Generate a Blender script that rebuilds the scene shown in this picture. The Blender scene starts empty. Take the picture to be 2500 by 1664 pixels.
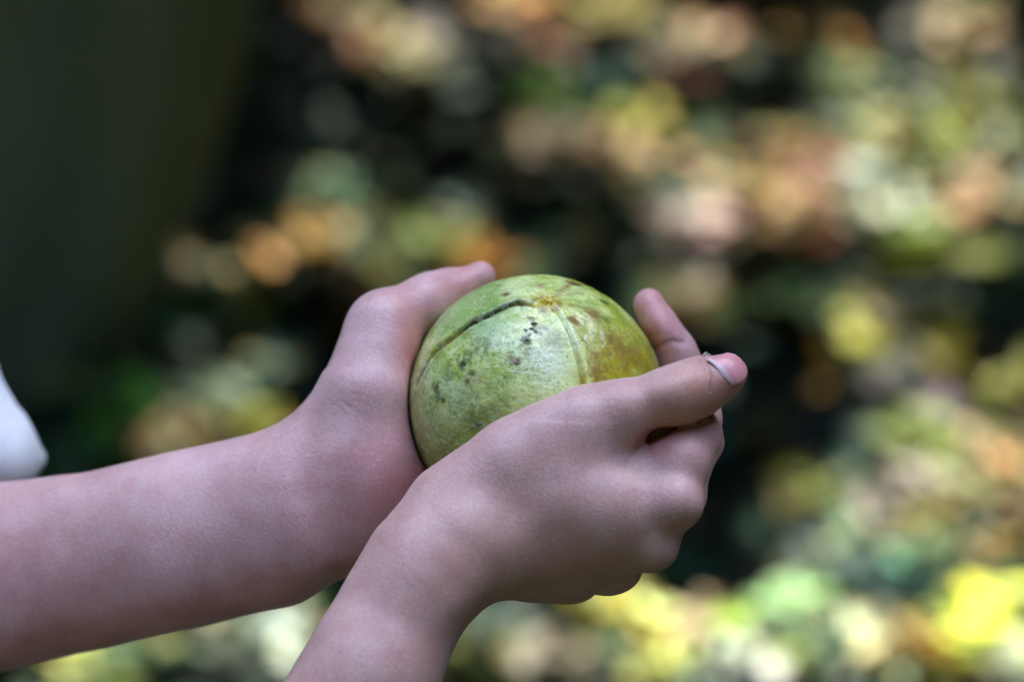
import bpy, math, random
import numpy as np
from mathutils import Vector, Matrix
R = math.radians
SC = bpy.context.scene
rng = np.random.default_rng(7)
random.seed(7)

# ------------------------------------------------------------------ camera
PITCH = 35.0
CAM = np.array([0.0, 0.0, 1.56])
RIGHT = np.array([1.0, 0.0, 0.0])
UP = np.array([0.0, math.sin(R(PITCH)), math.cos(R(PITCH))])
FWD = np.array([0.0, math.cos(R(PITCH)), -math.sin(R(PITCH))])
D0 = 1.240                     # distance to the middle of the fruit
FPX = 9375.0                   # focal length 135 mm in photo pixels (2500 wide)
cd = bpy.data.cameras.new('camera'); cam = bpy.data.objects.new('camera', cd)
SC.collection.objects.link(cam); SC.camera = cam
cam.location = CAM; cam.rotation_euler = (R(90 - PITCH), 0, 0)
cd.lens = 135; cd.sensor_width = 36; cd.clip_start = 0.05; cd.clip_end = 300
cd.dof.use_dof = True; cd.dof.focus_distance = D0 - 0.036; cd.dof.aperture_fstop = 5.2
cd.dof.aperture_blades = 0

# ------------------------------------------------------------------ light
SUN_EL, SUN_AZ = 52.0, 24.0   # azimuth from +y, positive = from the right
sdir = np.array([math.sin(R(SUN_AZ)) * math.cos(R(SUN_EL)), math.cos(R(SUN_AZ)) * math.cos(R(SUN_EL)), math.sin(R(SUN_EL))])
w = bpy.data.worlds.new('World'); SC.world = w; w.use_nodes = True
nt = w.node_tree; nt.nodes.clear()
sky = nt.nodes.new('ShaderNodeTexSky'); sky.sky_type = 'NISHITA'; sky.sun_disc = False
sky.sun_elevation = R(SUN_EL); sky.sun_rotation = R(SUN_AZ)
bgn = nt.nodes.new('ShaderNodeBackground'); bgn.inputs['Strength'].default_value = 0.15
wo = nt.nodes.new('ShaderNodeOutputWorld')
nt.links.new(sky.outputs[0], bgn.inputs[0]); nt.links.new(bgn.outputs[0], wo.inputs[0])
sl = bpy.data.lights.new('sun', 'SUN'); sl.energy = 2.0; sl.angle = R(0.5); sl.color = (1.0, 0.93, 0.82)
so = bpy.data.objects.new('sun', sl); SC.collection.objects.link(so)
so.rotation_euler = Vector(tuple(sdir)).to_track_quat('Z', 'Y').to_euler(); so.location = (0, 0, 8)
SC.view_settings.view_transform = 'Standard'; SC.view_settings.look = 'None'
SC.view_settings.exposure = 3.25; SC.view_settings.gamma = 1.0
SC.cycles.max_bounces = 6; SC.cycles.diffuse_bounces = 3; SC.cycles.sample_clamp_indirect = 4.0
SC.cycles.use_denoising = True

# ------------------------------------------------------------------ helpers
def P(px, py, dz=0.0):
    """photo pixel + distance beyond the fruit's middle (mm) -> millimetres in the hands' own frame (x right, y up, z to the viewer)"""
    D = D0 * 1000 + dz
    return np.array([(px - 1250) * D / FPX, -(py - 832) * D / FPX, -dz])
def to_world(p):
    p = np.asarray(p, float)
    return CAM + (p[..., 0:1] * RIGHT + p[..., 1:2] * UP + (D0 * 1000 - p[..., 2:3]) * FWD) / 1000.0
def ground_pt(px, py, z=0.0):
    d = FWD + RIGHT * (px - 1250) / FPX - UP * (py - 832) / FPX
    return CAM + d * ((z - CAM[2]) / d[2])
def srgb(r, g, b):
    f = lambda c: (c / 255 / 12.92) if c / 255 <= 0.04045 else ((c / 255 + 0.055) / 1.055) ** 2.4
    return np.array([f(r), f(g), f(b)])
def link(o, parent=None):
    SC.collection.objects.link(o)
    if parent is not None: o.parent = parent
    return o
def mesh_obj(name, V, F, mat, parent=None, smooth=True, base=None, cols=None, attrs=None):
    V = np.asarray(V, float)
    if base is not None: V = V - np.asarray(base)
    me = bpy.data.meshes.new(name)
    F = np.asarray(F) if not isinstance(F, list) else F
    if isinstance(F, np.ndarray):
        n, k = F.shape
        me.vertices.add(len(V)); me.vertices.foreach_set('co', V.astype(np.float32).ravel())
        me.loops.add(n * k); me.loops.foreach_set('vertex_index', F.astype(np.int32).ravel())
        me.polygons.add(n); me.polygons.foreach_set('loop_start', np.arange(0, n * k, k, dtype=np.int32))
        me.update(calc_edges=True)
    else:
        me.from_pydata([tuple(v) for v in V], [], [tuple(f) for f in F]); me.update()
    me.validate()
    me.polygons.foreach_set('use_smooth', [smooth] * len(me.polygons))
    if cols is not None:
        a = me.color_attributes.new('tint', 'FLOAT_COLOR', 'POINT')
        c4 = np.ones((len(V), 4), np.float32); c4[:, :3] = cols
        a.data.foreach_set('color', c4.ravel())
    for k_, v_ in (attrs or {}).items():
        a = me.attributes.new(k_, 'FLOAT', 'POINT'); a.data.foreach_set('value', np.asarray(v_, np.float32))
    if mat: me.materials.append(mat)
    o = bpy.data.objects.new(name, me)
    if base is not None and parent is None: o.location = base
    link(o, parent)
    return o
def empty(name, loc):
    o = bpy.data.objects.new(name, None); o.location = loc; o.empty_display_size = 0.05
    return link(o)
def tag(o, label=None, cat=None, group=None, kind=None):
    for k_, v_ in (('label', label), ('category', cat), ('group', group), ('kind', kind)):
        if v_: o[k_] = v_
    return o
def hash3(ix, iy, iz, seed):
    h = (ix.astype(np.int64) * 374761393 + iy.astype(np.int64) * 668265263 + iz.astype(np.int64) * 2147483647 + seed * 974634777) & 0xffffffff
    h = ((h ^ (h >> 13)) * 1274126177) & 0xffffffff
    h = (h ^ (h >> 16)) & 0xffffffff
    return h.astype(np.float64) / 4294967295.0
def vnoise(p, seed=0):
    i = np.floor(p).astype(np.int64); f = p - i; f = f * f * (3 - 2 * f)
    r = 0
    for dx in (0, 1):
        for dy in (0, 1):
            for dz in (0, 1):
                wgt = (f[:, 0] if dx else 1 - f[:, 0]) * (f[:, 1] if dy else 1 - f[:, 1]) * (f[:, 2] if dz else 1 - f[:, 2])
                r = r + wgt * hash3(i[:, 0] + dx, i[:, 1] + dy, i[:, 2] + dz, seed)
    return r
def fbm(p, oct=4, seed=0):
    a, s, t = 0.5, 0.0, 0.0
    for k in range(oct):
        s = s + a * vnoise(p * (2 ** k) + 17.3 * k, seed + k); t += a; a *= 0.55
    return s / t
def sstep(a, b, x):
    t = np.clip((x - a) / (b - a), 0, 1); return t * t * (3 - 2 * t)

# ------------------------------------------------------------------ materials
def new_mat(name):
    m = bpy.data.materials.new(name); m.use_nodes = True
    return m, m.node_tree, m.node_tree.nodes['Principled BSDF']
def N(nt, t, **kw):
    n = nt.nodes.new(t)
    for k, v in kw.items():
        if k.startswith('i_'): n.inputs[int(k[2:]) if k[2:].isdigit() else k[2:].replace('_', ' ')].default_value = v
        else: setattr(n, k, v)
    return n
def mix_rgb(nt, fac, a, b, mode='MIX'):
    n = nt.nodes.new('ShaderNodeMix'); n.data_type = 'RGBA'; n.blend_type = mode
    for s, v in ((n.inputs[0], fac), (n.inputs[6], a), (n.inputs[7], b)):
        if hasattr(v, 'is_output'): nt.links.new(v, s)
        elif isinstance(v, (int, float)): s.default_value = v
        else: s.default_value = (*v, 1)
    return n.outputs[2]
def skin_mat():
    m, nt, b = new_mat('skin'); L = nt.links.new
    at = N(nt, 'ShaderNodeVertexColor', layer_name='tint')
    tc = N(nt, 'ShaderNodeTexCoord')
    n1 = N(nt, 'ShaderNodeTexNoise'); n1.inputs['Scale'].default_value = 95; n1.inputs['Detail'].default_value = 4
    n2 = N(nt, 'ShaderNodeTexNoise'); n2.inputs['Scale'].default_value = 900; n2.inputs['Detail'].default_value = 3
    n3 = N(nt, 'ShaderNodeTexVoronoi'); n3.inputs['Scale'].default_value = 1100
    for n in (n1, n2, n3): L(tc.outputs['Object'], n.inputs['Vector'])
    r1 = N(nt, 'ShaderNodeMapRange'); r1.inputs[1].default_value = .35; r1.inputs[2].default_value = .7
    L(n1.outputs[0], r1.inputs[0])
    c = mix_rgb(nt, r1.outputs[0], (1.06, 1.03, 1.04), (0.93, 0.82, 0.80), 'MIX')
    c = mix_rgb(nt, 1.0, at.outputs[0], c, 'MULTIPLY')
    r2 = N(nt, 'ShaderNodeMapRange'); r2.inputs[1].default_value = .3; r2.inputs[2].default_value = .7; r2.inputs[3].default_value = .91; r2.inputs[4].default_value = 1.09
    L(n2.outputs[0], r2.inputs[0])
    c = mix_rgb(nt, 1.0, c, r2.outputs[0], 'MULTIPLY')
    L(c, b.inputs['Base Color'])
    b.inputs['Roughness'].default_value = 0.46; b.inputs['Specular IOR Level'].default_value = 0.5
    b.inputs['Subsurface Weight'].default_value = 0.22; b.inputs['Subsurface Radius'].default_value = (1.0, 0.35, 0.2)
    b.inputs['Subsurface Scale'].default_value = 0.004
    bu = N(nt, 'ShaderNodeBump'); bu.inputs['Strength'].default_value = 0.22; bu.inputs['Distance'].default_value = 0.0004
    L(n3.outputs['Distance'], bu.inputs['Height'])
    # fine folds, where the mesh says the skin is creased
    cr = N(nt, 'ShaderNodeAttribute', attribute_name='crease')
    bu2 = N(nt, 'ShaderNodeBump'); bu2.inputs['Strength'].default_value = 1.0; bu2.inputs['Distance'].default_value = 0.0006
    L(cr.outputs['Fac'], bu2.inputs['Height']); L(bu.outputs[0], bu2.inputs['Normal'])
    L(bu2.outputs[0], b.inputs['Normal'])
    return m
def tint_mat(name, rough=0.5, spec=0.4, nscale=300, namt=0.15, bump=0.0, sss=0.0, trans=0.0):
    m, nt, b = new_mat(name); L = nt.links.new
    at = N(nt, 'ShaderNodeVertexColor', layer_name='tint')
    tc = N(nt, 'ShaderNodeTexCoord')
    n2 = N(nt, 'ShaderNodeTexNoise'); n2.inputs['Scale'].default_value = nscale; n2.inputs['Detail'].default_value = 4
    L(tc.outputs['Object'], n2.inputs['Vector'])
    r2 = N(nt, 'ShaderNodeMapRange'); r2.inputs[1].default_value = .3; r2.inputs[2].default_value = .7
    r2.inputs[3].default_value = 1 - namt; r2.inputs[4].default_value = 1 + namt
    L(n2.outputs[0], r2.inputs[0])
    c = mix_rgb(nt, 1.0, at.outputs[0], r2.outputs[0], 'MULTIPLY')
    L(c, b.inputs['Base Color']); b.inputs['Roughness'].default_value = rough; b.inputs['Specular IOR Level'].default_value = spec
    if sss: b.inputs['Subsurface Weight'].default_value = sss; b.inputs['Subsurface Scale'].default_value = 0.002
    if bump:
        bu = N(nt, 'ShaderNodeBump'); bu.inputs['Strength'].default_value = bump; bu.inputs['Distance'].default_value = 0.0005
        L(n2.outputs[0], bu.inputs['Height']); L(bu.outputs[0], b.inputs['Normal'])
    if trans:
        tr = N(nt, 'ShaderNodeBsdfTranslucent'); L(c, tr.inputs[0])
        mx = N(nt, 'ShaderNodeMixShader'); mx.inputs[0].default_value = trans
        L(b.outputs[0], mx.inputs[1]); L(tr.outputs[0], mx.inputs[2])
        L(mx.outputs[0], nt.nodes['Material Output'].inputs[0])
    return m
M_skin = skin_mat()
M_nail = tint_mat('nail', 0.3, 0.5, 400, 0.04)
M_fruit = tint_mat('fruit_skin', 0.27, 0.65, 1100, 0.08, 0.22, 0.04)
_nt = M_fruit.node_tree; _b = _nt.nodes['Principled BSDF']; _rg = _nt.nodes.new('ShaderNodeMapRange')
_rg.inputs[1].default_value = .03; _rg.inputs[2].default_value = .22; _rg.inputs[3].default_value = .75; _rg.inputs[4].default_value = .27
_nt.links.new(_b.inputs['Base Color'].links[0].from_socket, _rg.inputs[0]); _nt.links.new(_rg.outputs[0], _b.inputs['Roughness'])
_rg = _nt.nodes.new('ShaderNodeMapRange'); _rg.inputs[1].default_value = .03; _rg.inputs[2].default_value = .2; _rg.inputs[3].default_value = .12; _rg.inputs[4].default_value = .65
_nt.links.new(_b.inputs['Base Color'].links[0].from_socket, _rg.inputs[0]); _nt.links.new(_rg.outputs[0], _b.inputs['Specular IOR Level'])
M_leaf = tint_mat('dry_leaf', 0.55, 0.4, 60, 0.18, 0, 0, 0.18)
M_crown = tint_mat('crown_leaf', 0.5, 0.4, 20, 0.15, 0, 0, 0.12)
def plain_mat(name, c1, c2, scale, rough=0.85, bump=0.3, stretch=(1, 1, 1), dist=0.01):
    m, nt, b = new_mat(name); L = nt.links.new
    tc = N(nt, 'ShaderNodeTexCoord'); mp = N(nt, 'ShaderNodeMapping'); mp.inputs['Scale'].default_value = stretch
    L(tc.outputs['Object'], mp.inputs[0])
    n = N(nt, 'ShaderNodeTexNoise'); n.inputs['Scale'].default_value = scale; n.inputs['Detail'].default_value = 6
    L(mp.outputs[0], n.inputs['Vector'])
    cr = N(nt, 'ShaderNodeMapRange'); cr.inputs[1].default_value = .35; cr.inputs[2].default_value = .65
    L(n.outputs[0], cr.inputs[0])
    L(mix_rgb(nt, cr.outputs[0], c1, c2), b.inputs['Base Color'])
    b.inputs['Roughness'].default_value = rough
    bu = N(nt, 'ShaderNodeBump'); bu.inputs['Strength'].default_value = bump; bu.inputs['Distance'].default_value = dist
    L(n.outputs[0], bu.inputs['Height']); L(bu.outputs[0], b.inputs['Normal'])
    return m
M_soil = plain_mat('dark_soil', (0.009, 0.024, 0.017), (0.030, 0.040, 0.022), 9)
M_bark = plain_mat('mossy_bark', (0.05, 0.14, 0.115), (0.22, 0.27, 0.17), 9, stretch=(1, 1, 0.12), bump=0.6)
M_cloth = plain_mat('white_cotton', (0.88, 0.88, 0.88), (0.93, 0.93, 0.93), 300, bump=0.1, dist=0.0005)
M_denim = plain_mat('dark_cloth', (0.02, 0.025, 0.04), (0.03, 0.035, 0.05), 200)
M_hair = plain_mat('dark_hair', (0.01, 0.008, 0.006), (0.02, 0.015, 0.01), 120, rough=0.45, stretch=(1, 1, 0.1))
M_shoe = plain_mat('shoe_canvas', (0.05, 0.05, 0.06), (0.08, 0.08, 0.09), 90)

# ------------------------------------------------------------------ implicit surfaces
class Field:
    """a distance field on a grid; shapes are blended in with a smooth union"""
    def __init__(s, lo, hi, h, big=9.0):
        s.h = h; s.lo = np.array(lo, float)
        s.n = [int(math.ceil((hi[k] - lo[k]) / h)) + 1 for k in range(3)]
        s.ax = [(s.lo[k] + h * np.arange(s.n[k])).astype(np.float32) for k in range(3)]
        s.big = big
    def new(s): return np.full(s.n, s.big, np.float32)
    def box(s, lo, hi):
        sl = []
        for k in range(3):
            a = max(0, int((lo[k] - s.lo[k]) / s.h)); b = min(s.n[k], int((hi[k] - s.lo[k]) / s.h) + 2)
            if b <= a: return None
            sl.append(slice(a, b))
        return tuple(sl)
    def coords(s, sl):
        return np.meshgrid(s.ax[0][sl[0]], s.ax[1][sl[1]], s.ax[2][sl[2]], indexing='ij', sparse=True)
    def cone(s, D, a, b, ra, rb, k=0.0, flat=None, sign=1):
        """tapered capsule; flat=(unit dir, factor): the section is factor times thinner along dir"""
        a = np.asarray(a, float); b = np.asarray(b, float); m = max(ra, rb) + s.big
        sl = s.box(np.minimum(a, b) - m, np.maximum(a, b) + m)
        if sl is None: return
        X, Y, Z = s.coords(sl)
        ba = b - a; L2 = float(ba @ ba) + 1e-9
        px, py, pz = X - a[0], Y - a[1], Z - a[2]
        t = np.clip((px * ba[0] + py * ba[1] + pz * ba[2]) / L2, 0, 1)
        dx, dy, dz = px - t * ba[0], py - t * ba[1], pz - t * ba[2]
        q = dx * dx + dy * dy + dz * dz
        if flat is not None:
            u, f = np.asarray(flat[0], float), flat[1]; u = u / np.linalg.norm(u)
            w_ = dx * u[0] + dy * u[1] + dz * u[2]
            q = q + w_ * w_ * (1 / (f * f) - 1)
        d = np.sqrt(q) - (ra + (rb - ra) * t)
        s.join(D, sl, d.astype(np.float32), k)
    def ell(s, D, c, r, k=0.0, rot=None):
        c = np.asarray(c, float); r = np.asarray(r, float); m = r.max() + s.big
        sl = s.box(c - m, c + m)
        if sl is None: return
        X, Y, Z = s.coords(sl)
        p = [X - c[0], Y - c[1], Z - c[2]]
        if rot is not None: p = [p[0] * rot[i][0] + p[1] * rot[i][1] + p[2] * rot[i][2] for i in range(3)]
        k0 = np.sqrt((p[0] / r[0]) ** 2 + (p[1] / r[1]) ** 2 + (p[2] / r[2]) ** 2)
        k1 = np.sqrt((p[0] / r[0] ** 2) ** 2 + (p[1] / r[1] ** 2) ** 2 + (p[2] / r[2] ** 2) ** 2) + 1e-6
        s.join(D, sl, (k0 * (k0 - 1) / k1).astype(np.float32), k)
    def join(s, D, sl, d, k):
        o = D[sl]
        if k > 0:
            hh = np.maximum(k - np.abs(o - d), 0) / k
            D[sl] = np.minimum(o, d) - hh * hh * k * 0.25
        else: D[sl] = np.minimum(o, d)
    def merge(s, A, B, k):
        hh = np.maximum(k - np.abs(A - B), 0) / k if k > 0 else 0
        return np.minimum(A, B) - hh * hh * k * 0.25
    def carve(s, A, B, k):
        hh = np.maximum(k - np.abs(A + B), 0) / k
        return np.maximum(A, -B) + hh * hh * k * 0.25
    def chain(s, D, pts, k=3.0):
        for (a, ra), (b, rb) in zip(pts[:-1], pts[1:]): s.cone(D, a, b, ra, rb, k)
    def mesh(s, D):
        """surface nets"""
        D = D.copy(); D[np.abs(D) < 1e-5] = 1e-5
        I = D < 0
        nx, ny, nz = D.shape
        acc = np.zeros((nx - 1, ny - 1, nz - 1, 3), np.float32); cnt = np.zeros((nx - 1, ny - 1, nz - 1), np.float32)
        def cellview(arr, ox, oy, oz): return arr[ox:ox + nx - 1, oy:oy + ny - 1, oz:oz + nz - 1]
        for ax in range(3):
            o = [0, 0, 0]; o[ax] = 1
            for u in (0, 1):
                for v in (0, 1):
                    st = [0, 0, 0]; others = [q for q in range(3) if q != ax]; st[others[0]] = u; st[others[1]] = v
                    en = [st[q] + o[q] for q in range(3)]
                    A = cellview(D, *st); B = cellview(D, *en)
                    ch = (A < 0) != (B < 0)
                    t = np.where(ch, A / np.where(ch, A - B, 1), 0)
                    for q in range(3):
                        acc[..., q] += np.where(ch, st[q] + (t if q == ax else 0), 0)
                    cnt += ch
        m = cnt > 0
        idx = np.full(m.shape, -1, np.int64); idx[m] = np.arange(m.sum())
        ijk = np.argwhere(m).astype(np.float64)
        V = s.lo + s.h * (ijk + acc[m] / cnt[m][:, None])
        F = []
        for ax in range(3):
            o = [0, 0, 0]; o[ax] = 1
            q1, q2 = [q for q in range(3) if q != ax]
            A = I[tuple(slice(0, n - 1) if q == ax else slice(1, n - 1) for q, n in enumerate(D.shape))]
            B = I[tuple(slice(1, n) if q == ax else slice(1, n - 1) for q, n in enumerate(D.shape))]
            e = np.argwhere(A != B); inside = A[tuple(e.T)]
            base = e.copy(); base[:, q1] += 1; base[:, q2] += 1
            def cid(d1, d2):
                c = base.copy(); c[:, q1] += d1; c[:, q2] += d2
                return idx[tuple(c.T)]
            quad = np.stack([cid(-1, -1), cid(0, -1), cid(0, 0), cid(-1, 0)], 1)
            flip = inside if ax != 1 else ~inside
            quad = np.where(flip[:, None], quad, quad[:, ::-1])
            F.append(quad[(quad >= 0).all(1)])
        return V, np.concatenate(F)
def sample(fld, D, p):
    q = (p - fld.lo) / fld.h
    i = np.clip(np.floor(q).astype(int), 0, np.array(D.shape) - 2); f = q - i
    r = 0
    for dx in (0, 1):
        for dy in (0, 1):
            for dz in (0, 1):
                r = r + (f[:, 0] if dx else 1 - f[:, 0]) * (f[:, 1] if dy else 1 - f[:, 1]) * (f[:, 2] if dz else 1 - f[:, 2]) * D[i[:, 0] + dx, i[:, 1] + dy, i[:, 2] + dz]
    return r
PXM = 7.56    # photo pixels per millimetre at the fruit

# ------------------------------------------------------------------ fruit
FC = P(1308, 983, 0); FR = 312 / PXM
def seam_dirs(pts):
    out = []
    for x, y in pts:
        q = (P(x, y, -30) - FC) / FR; rr = q[0] ** 2 + q[1] ** 2
        out.append(np.array([q[0], q[1], math.sqrt(max(0.02, 1 - rr))]) if rr < 0.98 else np.array([q[0], q[1], 0.05]))
    return [v / np.linalg.norm(v) for v in out]
def poly_dist(n, dirs):
    """distance (radians) of unit vectors n from a polyline on the sphere, and how far along it"""
    best = np.full(len(n), 9.0); along = np.zeros(len(n)); tot = 0
    for a, b in zip(dirs[:-1], dirs[1:]):
        ab = b - a; L2 = ab @ ab; t = np.clip(((n - a) @ ab) / L2, 0, 1)
        d = np.linalg.norm(n - (a + t[:, None] * ab), axis=1)
        m = d < best; best = np.where(m, d, best); along = np.where(m, tot + t * math.sqrt(L2), along)
        tot += math.sqrt(L2)
    return best, along / tot
SEAM1 = seam_dirs([(1318, 740), (1301, 742), (1264, 738), (1231, 749), (1187, 772), (1153, 786), (1098, 827), (1061, 857), (1035, 894), (1015, 935)])
SEAM2 = seam_dirs([(1345, 748), (1362, 762), (1382, 798), (1401, 849), (1412, 886), (1420, 934), (1425, 1010), (1415, 1100)])
SEAM3 = seam_dirs([(1340, 733), (1357, 716), (1383, 700), (1409, 689), (1435, 696)])
SEAM4 = seam_dirs([(1350, 740), (1400, 745), (1460, 790), (1520, 880), (1560, 980)])
POLE = seam_dirs([(1335, 738)])[0]
def build_fruit():
    nu, nv = 620, 400
    u = np.linspace(0, 2 * math.pi, nu, endpoint=False); v = np.linspace(0, math.pi, nv)
    U, W = np.meshgrid(u, v, indexing='xy')
    n = np.stack([np.sin(W) * np.cos(U), np.cos(W), np.sin(W) * np.sin(U)], -1).reshape(-1, 3)
    base = np.arange(nv - 1)[:, None] * nu; a = np.arange(nu)[None]; b = (a + 1) % nu
    F = np.stack([base + a, base + b, base + nu + b, base + nu + a], -1).reshape(-1, 4)
    r = np.full(len(n), FR)
    r *= 1 + 0.024 * (fbm(n * 1.3 + 5, 2, 3) - 0.5) * 2
    d1, a1 = poly_dist(n, SEAM1); d2, a2 = poly_dist(n, SEAM2); d3, a3 = poly_dist(n, SEAM3); d4, a4 = poly_dist(n, SEAM4)
    wob = (fbm(n * 9, 3, 11) - 0.5) * 0.05
    d1w = np.abs(d1 + wob * 0.7 * (a1 > 0.02))
    fade1 = sstep(0.0, 0.06, a1)
    r -= 1.2 * np.exp(-(d1w / 0.022) ** 2) * fade1 * (1 - sstep(0.75, 1.0, a1))
    r += 0.45 * np.exp(-((d1w - 0.055) / 0.03) ** 2) * fade1
    r += 1.5 * np.exp(-(d2 / 0.085) ** 2) - 0.75 * np.exp(-(np.abs(d2 - 0.0) / 0.022) ** 2)
    r -= 0.4 * np.exp(-(d3 / 0.02) ** 2) * (1 - a3); r += 0.6 * np.exp(-(d4 / 0.08) ** 2)
    dp = np.linalg.norm(n - POLE, axis=1)
    r -= 1.1 * np.exp(-(dp / 0.16) ** 2)
    r += 1.2 * np.exp(-(dp / 0.06) ** 2) + 0.8 * np.exp(-(dp / 0.09) ** 2) * (fbm(n * 30, 2, 5) - 0.4) * 2
    r += 0.55 * (fbm(n * 12, 3, 9) - 0.5) + 0.16 * (fbm(n * 45, 3, 2) - 0.5)
    Vl = FC + n * r[:, None]
    # ---- colour of the rind
    X, Y, Z = n[:, 0], n[:, 1], n[:, 2]
    col = np.zeros((len(n), 3)); 
    G = np.array([0.37, 0.49, 0.055]); MINT = np.array([0.72, 0.80, 0.29]); OL = np.array([0.46, 0.41, 0.025]); DK = np.array([0.10, 0.14, 0.03]); BR = np.array([0.26, 0.135, 0.035]); BLK = np.array([0.026, 0.020, 0.012]); YE = np.array([0.66, 0.47, 0.04])
    nz1 = fbm(n * 3.2, 4, 21); nz2 = fbm(n * 9.0, 4, 33); nz3 = fbm(n * 42.0, 3, 44)
    m_ = sstep(0.40, 0.62, nz1 * 0.55 + nz2 * 0.45 + 0.10 * Z + 0.03 * Y - 0.07 * np.abs(X + 0.1))
    mix = lambda c, t, q: c * (1 - t[:, None]) + q * t[:, None]
    col = np.tile(G, (len(n), 1)); col = mix(col, m_ * 0.95, MINT)
    # cross-hatched waxy bloom
    col = mix(col, 0.45 * sstep(0.5, 0.7, nz3) * m_, np.array([0.66, 0.72, 0.42]))
    # the olive lobe right of the second seam
    side = sstep(0.0, 0.10, (X - 0.10) + 0.35 * (Y - 0.3) * 0 - 0.20 * (0.6 - Y)) * sstep(0.0, 0.10, X - (0.16 + 0.42 * np.clip(0.6 - Y, 0, 1) ** 1.2 * 0.55))
    col = mix(col, side * (0.45 + 0.55 * sstep(0.35, 0.55, nz2)) * sstep(0.85, 0.35, Y), OL)
    col = mix(col, side * 0.6 * sstep(0.55, 0.72, fbm(n * np.array([26., 18., 26.]), 4, 55)) * sstep(.75, .45, Y), BR * np.array([1.1, 1.15, 1.0]))
    def pat(x, y, rr, c, st, ns=0.0, sd=0):
        c0 = seam_dirs([(x, y)])[0]; d = np.linalg.norm(n - c0, axis=1) / (rr / 312)
        q = np.exp(-d * d) * st
        if ns: q = q * sstep(ns - .08, ns + .08, fbm(n * 7, 4, sd + 500))
        return mix(col, np.clip(q, 0, 1), np.asarray(c))
    col = pat(1330, 870, 75, (.78, .86, .56), .85, .42, 1); col = pat(1390, 815, 45, (.80, .86, .58), .7, .4, 2)  # pale patch, then a soft sky highlight painted into the rind
    col = pat(1255, 705, 60, (.62, .70, .36), .6); col = pat(1110, 940, 60, (.56, .66, .40), .7, .45, 3); col = pat(1190, 820, 55, (.60, .70, .42), .75, .45, 4)
    col = pat(1210, 930, 75, (.36, .46, .08), .8, .42, 5); col = pat(1150, 1040, 120, (.26, .33, .06), .7, .40, 6); col = pat(1060, 1060, 80, (.30, .38, .09), .5)
    col = pat(1420, 740, 40, (.52, .60, .22), .8, .4, 7); col = pat(1470, 830, 60, (.42, .46, .06), .7, .42, 8); col = pat(1540, 800, 40, (.30, .36, .05), .6, .45, 9)
    # darker greener rim and underside
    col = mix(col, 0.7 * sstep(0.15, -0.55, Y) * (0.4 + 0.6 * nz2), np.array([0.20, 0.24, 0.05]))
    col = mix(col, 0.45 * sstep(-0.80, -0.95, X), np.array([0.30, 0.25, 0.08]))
    # green top left flank above the crack
    col = mix(col, 0.65 * sstep(-0.15, -0.35, X) * sstep(0.45, 0.6, Y) , np.array([0.19, 0.35, 0.09]))
    # seams
    col = mix(col, np.exp(-(d1w / 0.030) ** 2) * fade1 * 0.85, BR)
    dark1 = np.exp(-(d1w / (0.018 + 0.034 * (fbm(n * 25, 2, 8)))) ** 2) * sstep(0.06, 0.14, a1) * (1 - sstep(0.46, 0.60, a1))
    col = mix(col, np.clip(dark1 * 1.4, 0, 1), BLK)
    col = mix(col, 0.8 * np.exp(-(d1w / 0.012) ** 2) * sstep(0.5, 0.55, nz2) * (a1 > 0.4), BLK * 2)
    col = mix(col, 0.85 * np.exp(-((d2 - 0.060) / 0.034) ** 2), MINT * 1.15)  # pale rib colour with the ridge highlight painted in
    col = mix(col, 0.6 * np.exp(-(d2 / 0.018) ** 2), np.array([0.27, 0.33, 0.06]))
    col = mix(col, 0.8 * np.exp(-(d3 / 0.03) ** 2) * (fbm(n * 20, 2, 1) + 0.3), BR)
    col = mix(col, 0.45 * np.exp(-(d4 / 0.03) ** 2) * sstep(.4, .6, nz2), BR)
    # stem scar
    col = mix(col, np.clip(1.25 * np.exp(-((dp * (0.75 + 0.7 * fbm(n * 16, 3, 72))) / 0.12) ** 2), 0, 1), YE)
    col = mix(col, 0.7 * np.exp(-((dp - 0.10) / 0.025) ** 2) * sstep(0.45, 0.62, fbm(n * 22, 3, 71)), BR * 0.6)
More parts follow.
